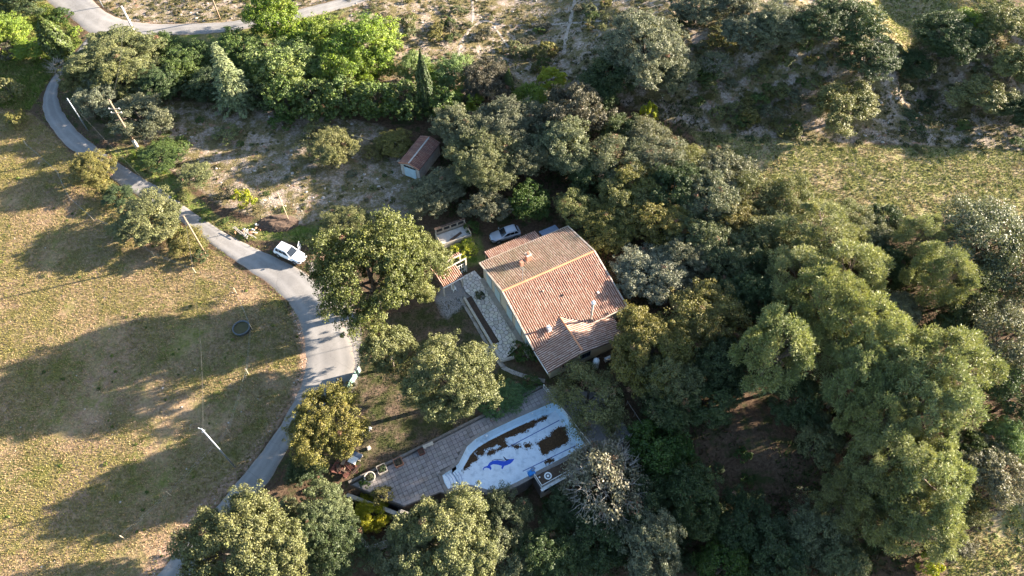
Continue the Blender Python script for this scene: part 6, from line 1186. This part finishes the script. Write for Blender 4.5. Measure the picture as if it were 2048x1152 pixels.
# cushion plants
def cushions(polys, n, r0, r1, cols, seed, label, thresh=.42, avoid=()):
    rng = np.random.default_rng(seed); C = []; N = []; col = []; cols = np.array(cols)
    for q in polys:
        A = np.array(q); lo, hi = np.maximum(A.min(0), (-98, 10)), np.minimum(A.max(0), (98, 124)); p = lo+rng.random((n*4, 2))*(hi-lo); p = p[inside(q, p[:, 0], p[:, 1])]; p = p[fbm(p[:, 0]/3.5+seed, p[:, 1]/3.5)+.2*(rng.random(len(p))-.5) > thresh]
        for v in avoid: p = p[~inside(v, p[:, 0], p[:, 1])]
        p = p[:n]; z = hgt(p[:, 0], p[:, 1])
        for (x, y), zz in zip(p, z):
            r = r0+(r1-r0)*rng.random()**2; k = int(26+60*r); u = unit(k, rng); u[:, 2] = abs(u[:, 2]); C.append(np.array([x, y, zz])+u*r*(.6+.45*rng.random((k, 1)))*np.array([1, 1, .75])); N.append(u+np.array([0, 0, .3])); c = cols[rng.integers(len(cols))]*rng.uniform(.75, 1.2); col.append(c*(.65+.7*rng.random((k, 1))))
    C = np.concatenate(C); V, F = leaf_quads(C, np.concatenate(N), .085, rng); me = mesh_np('cushion_plants', V, F, 'ground_plants'); cattr(me, 'lc', np.repeat(np.concatenate(col), 4, 0).astype(np.float32)); tag(link('cushion_plants', me), label, 'plants', kind='stuff')
cushions(GARR[1:], 560, .16, .62, [(.11, .11, .045), (.085, .095, .03), (.13, .12, .05), (.15, .125, .055), (.09, .10, .05)], 41, 'countless low cushion plants over the stony garrigue', .40, (UP, LANE))
cushions([MEADV], 110, .10, .3, [(.10, .14, .03), (.14, .17, .04), (.08, .12, .03)], 42, 'small green weeds dotted over the dry meadow', .45)
cushions(FLD, 140, .12, .4, [(.11, .15, .04), (.16, .17, .05), (.10, .12, .04)], 43, 'small green weeds dotted over the tussocky fields', .4)
cushions(GARR[:1], 170, .14, .45, [(.14, .14, .055), (.17, .15, .065), (.12, .13, .04)], 44, 'low cushion plants dotted over the pale ground behind the white car', .44, (LANE,))
# stones
def stones(polys, n, s0, s1, seed, label, thresh=.5):
    rng = np.random.default_rng(seed); m = MB(); icos = [(0, 0, 1), (.9, 0, .3), (.28, .85, .3), (-.72, .52, .3), (-.72, -.52, .3), (.28, -.85, .3), (.7, .5, -.4), (-.28, .85, -.4), (-.9, 0, -.4), (-.28, -.85, -.4), (.7, -.5, -.4)]
    fc = [(0, 1, 2), (0, 2, 3), (0, 3, 4), (0, 4, 5), (0, 5, 1), (1, 6, 2), (2, 7, 3), (3, 8, 4), (4, 9, 5), (5, 10, 1), (2, 6, 7), (3, 7, 8), (4, 8, 9), (5, 9, 10), (1, 10, 6)]
    for q in polys:
        A = np.array(q); lo, hi = np.maximum(A.min(0), (-98, 10)), np.minimum(A.max(0), (98, 124)); p = lo+rng.random((n*3, 2))*(hi-lo); p = p[inside(q, p[:, 0], p[:, 1])]; p = p[fbm(p[:, 0]/4+9, p[:, 1]/4) > thresh][:n]; z = hgt(p[:, 0], p[:, 1])
        for (x, y), zz in zip(p, z):
            s = s0+(s1-s0)*rng.random()**3; i = len(m.v); a = rng.random()*6.28; sc = rng.uniform(.6, 1.2, 3)*s
            for vx_, vy_, vz_ in icos: k = rng.uniform(.8, 1.15); X, Y = vx_*sc[0]*k, vy_*sc[1]*k; m.v.append((x+X*math.cos(a)-Y*math.sin(a), y+X*math.sin(a)+Y*math.cos(a), zz+vz_*sc[2]*.6*k))
            m.f += [[i+t for t in f] for f in fc]
    me = m.mesh('stones', 'limestone'); tag(link('stones', me), label, 'stones', kind='stuff')
stones(GARR, 210, .06, .34, 31, 'scattered pale limestone blocks of the garrigue')
stones([MEADV]+DIRT[:2], 130, .04, .16, 32, 'small pale stones lying in the meadow and its earth bank', .3)
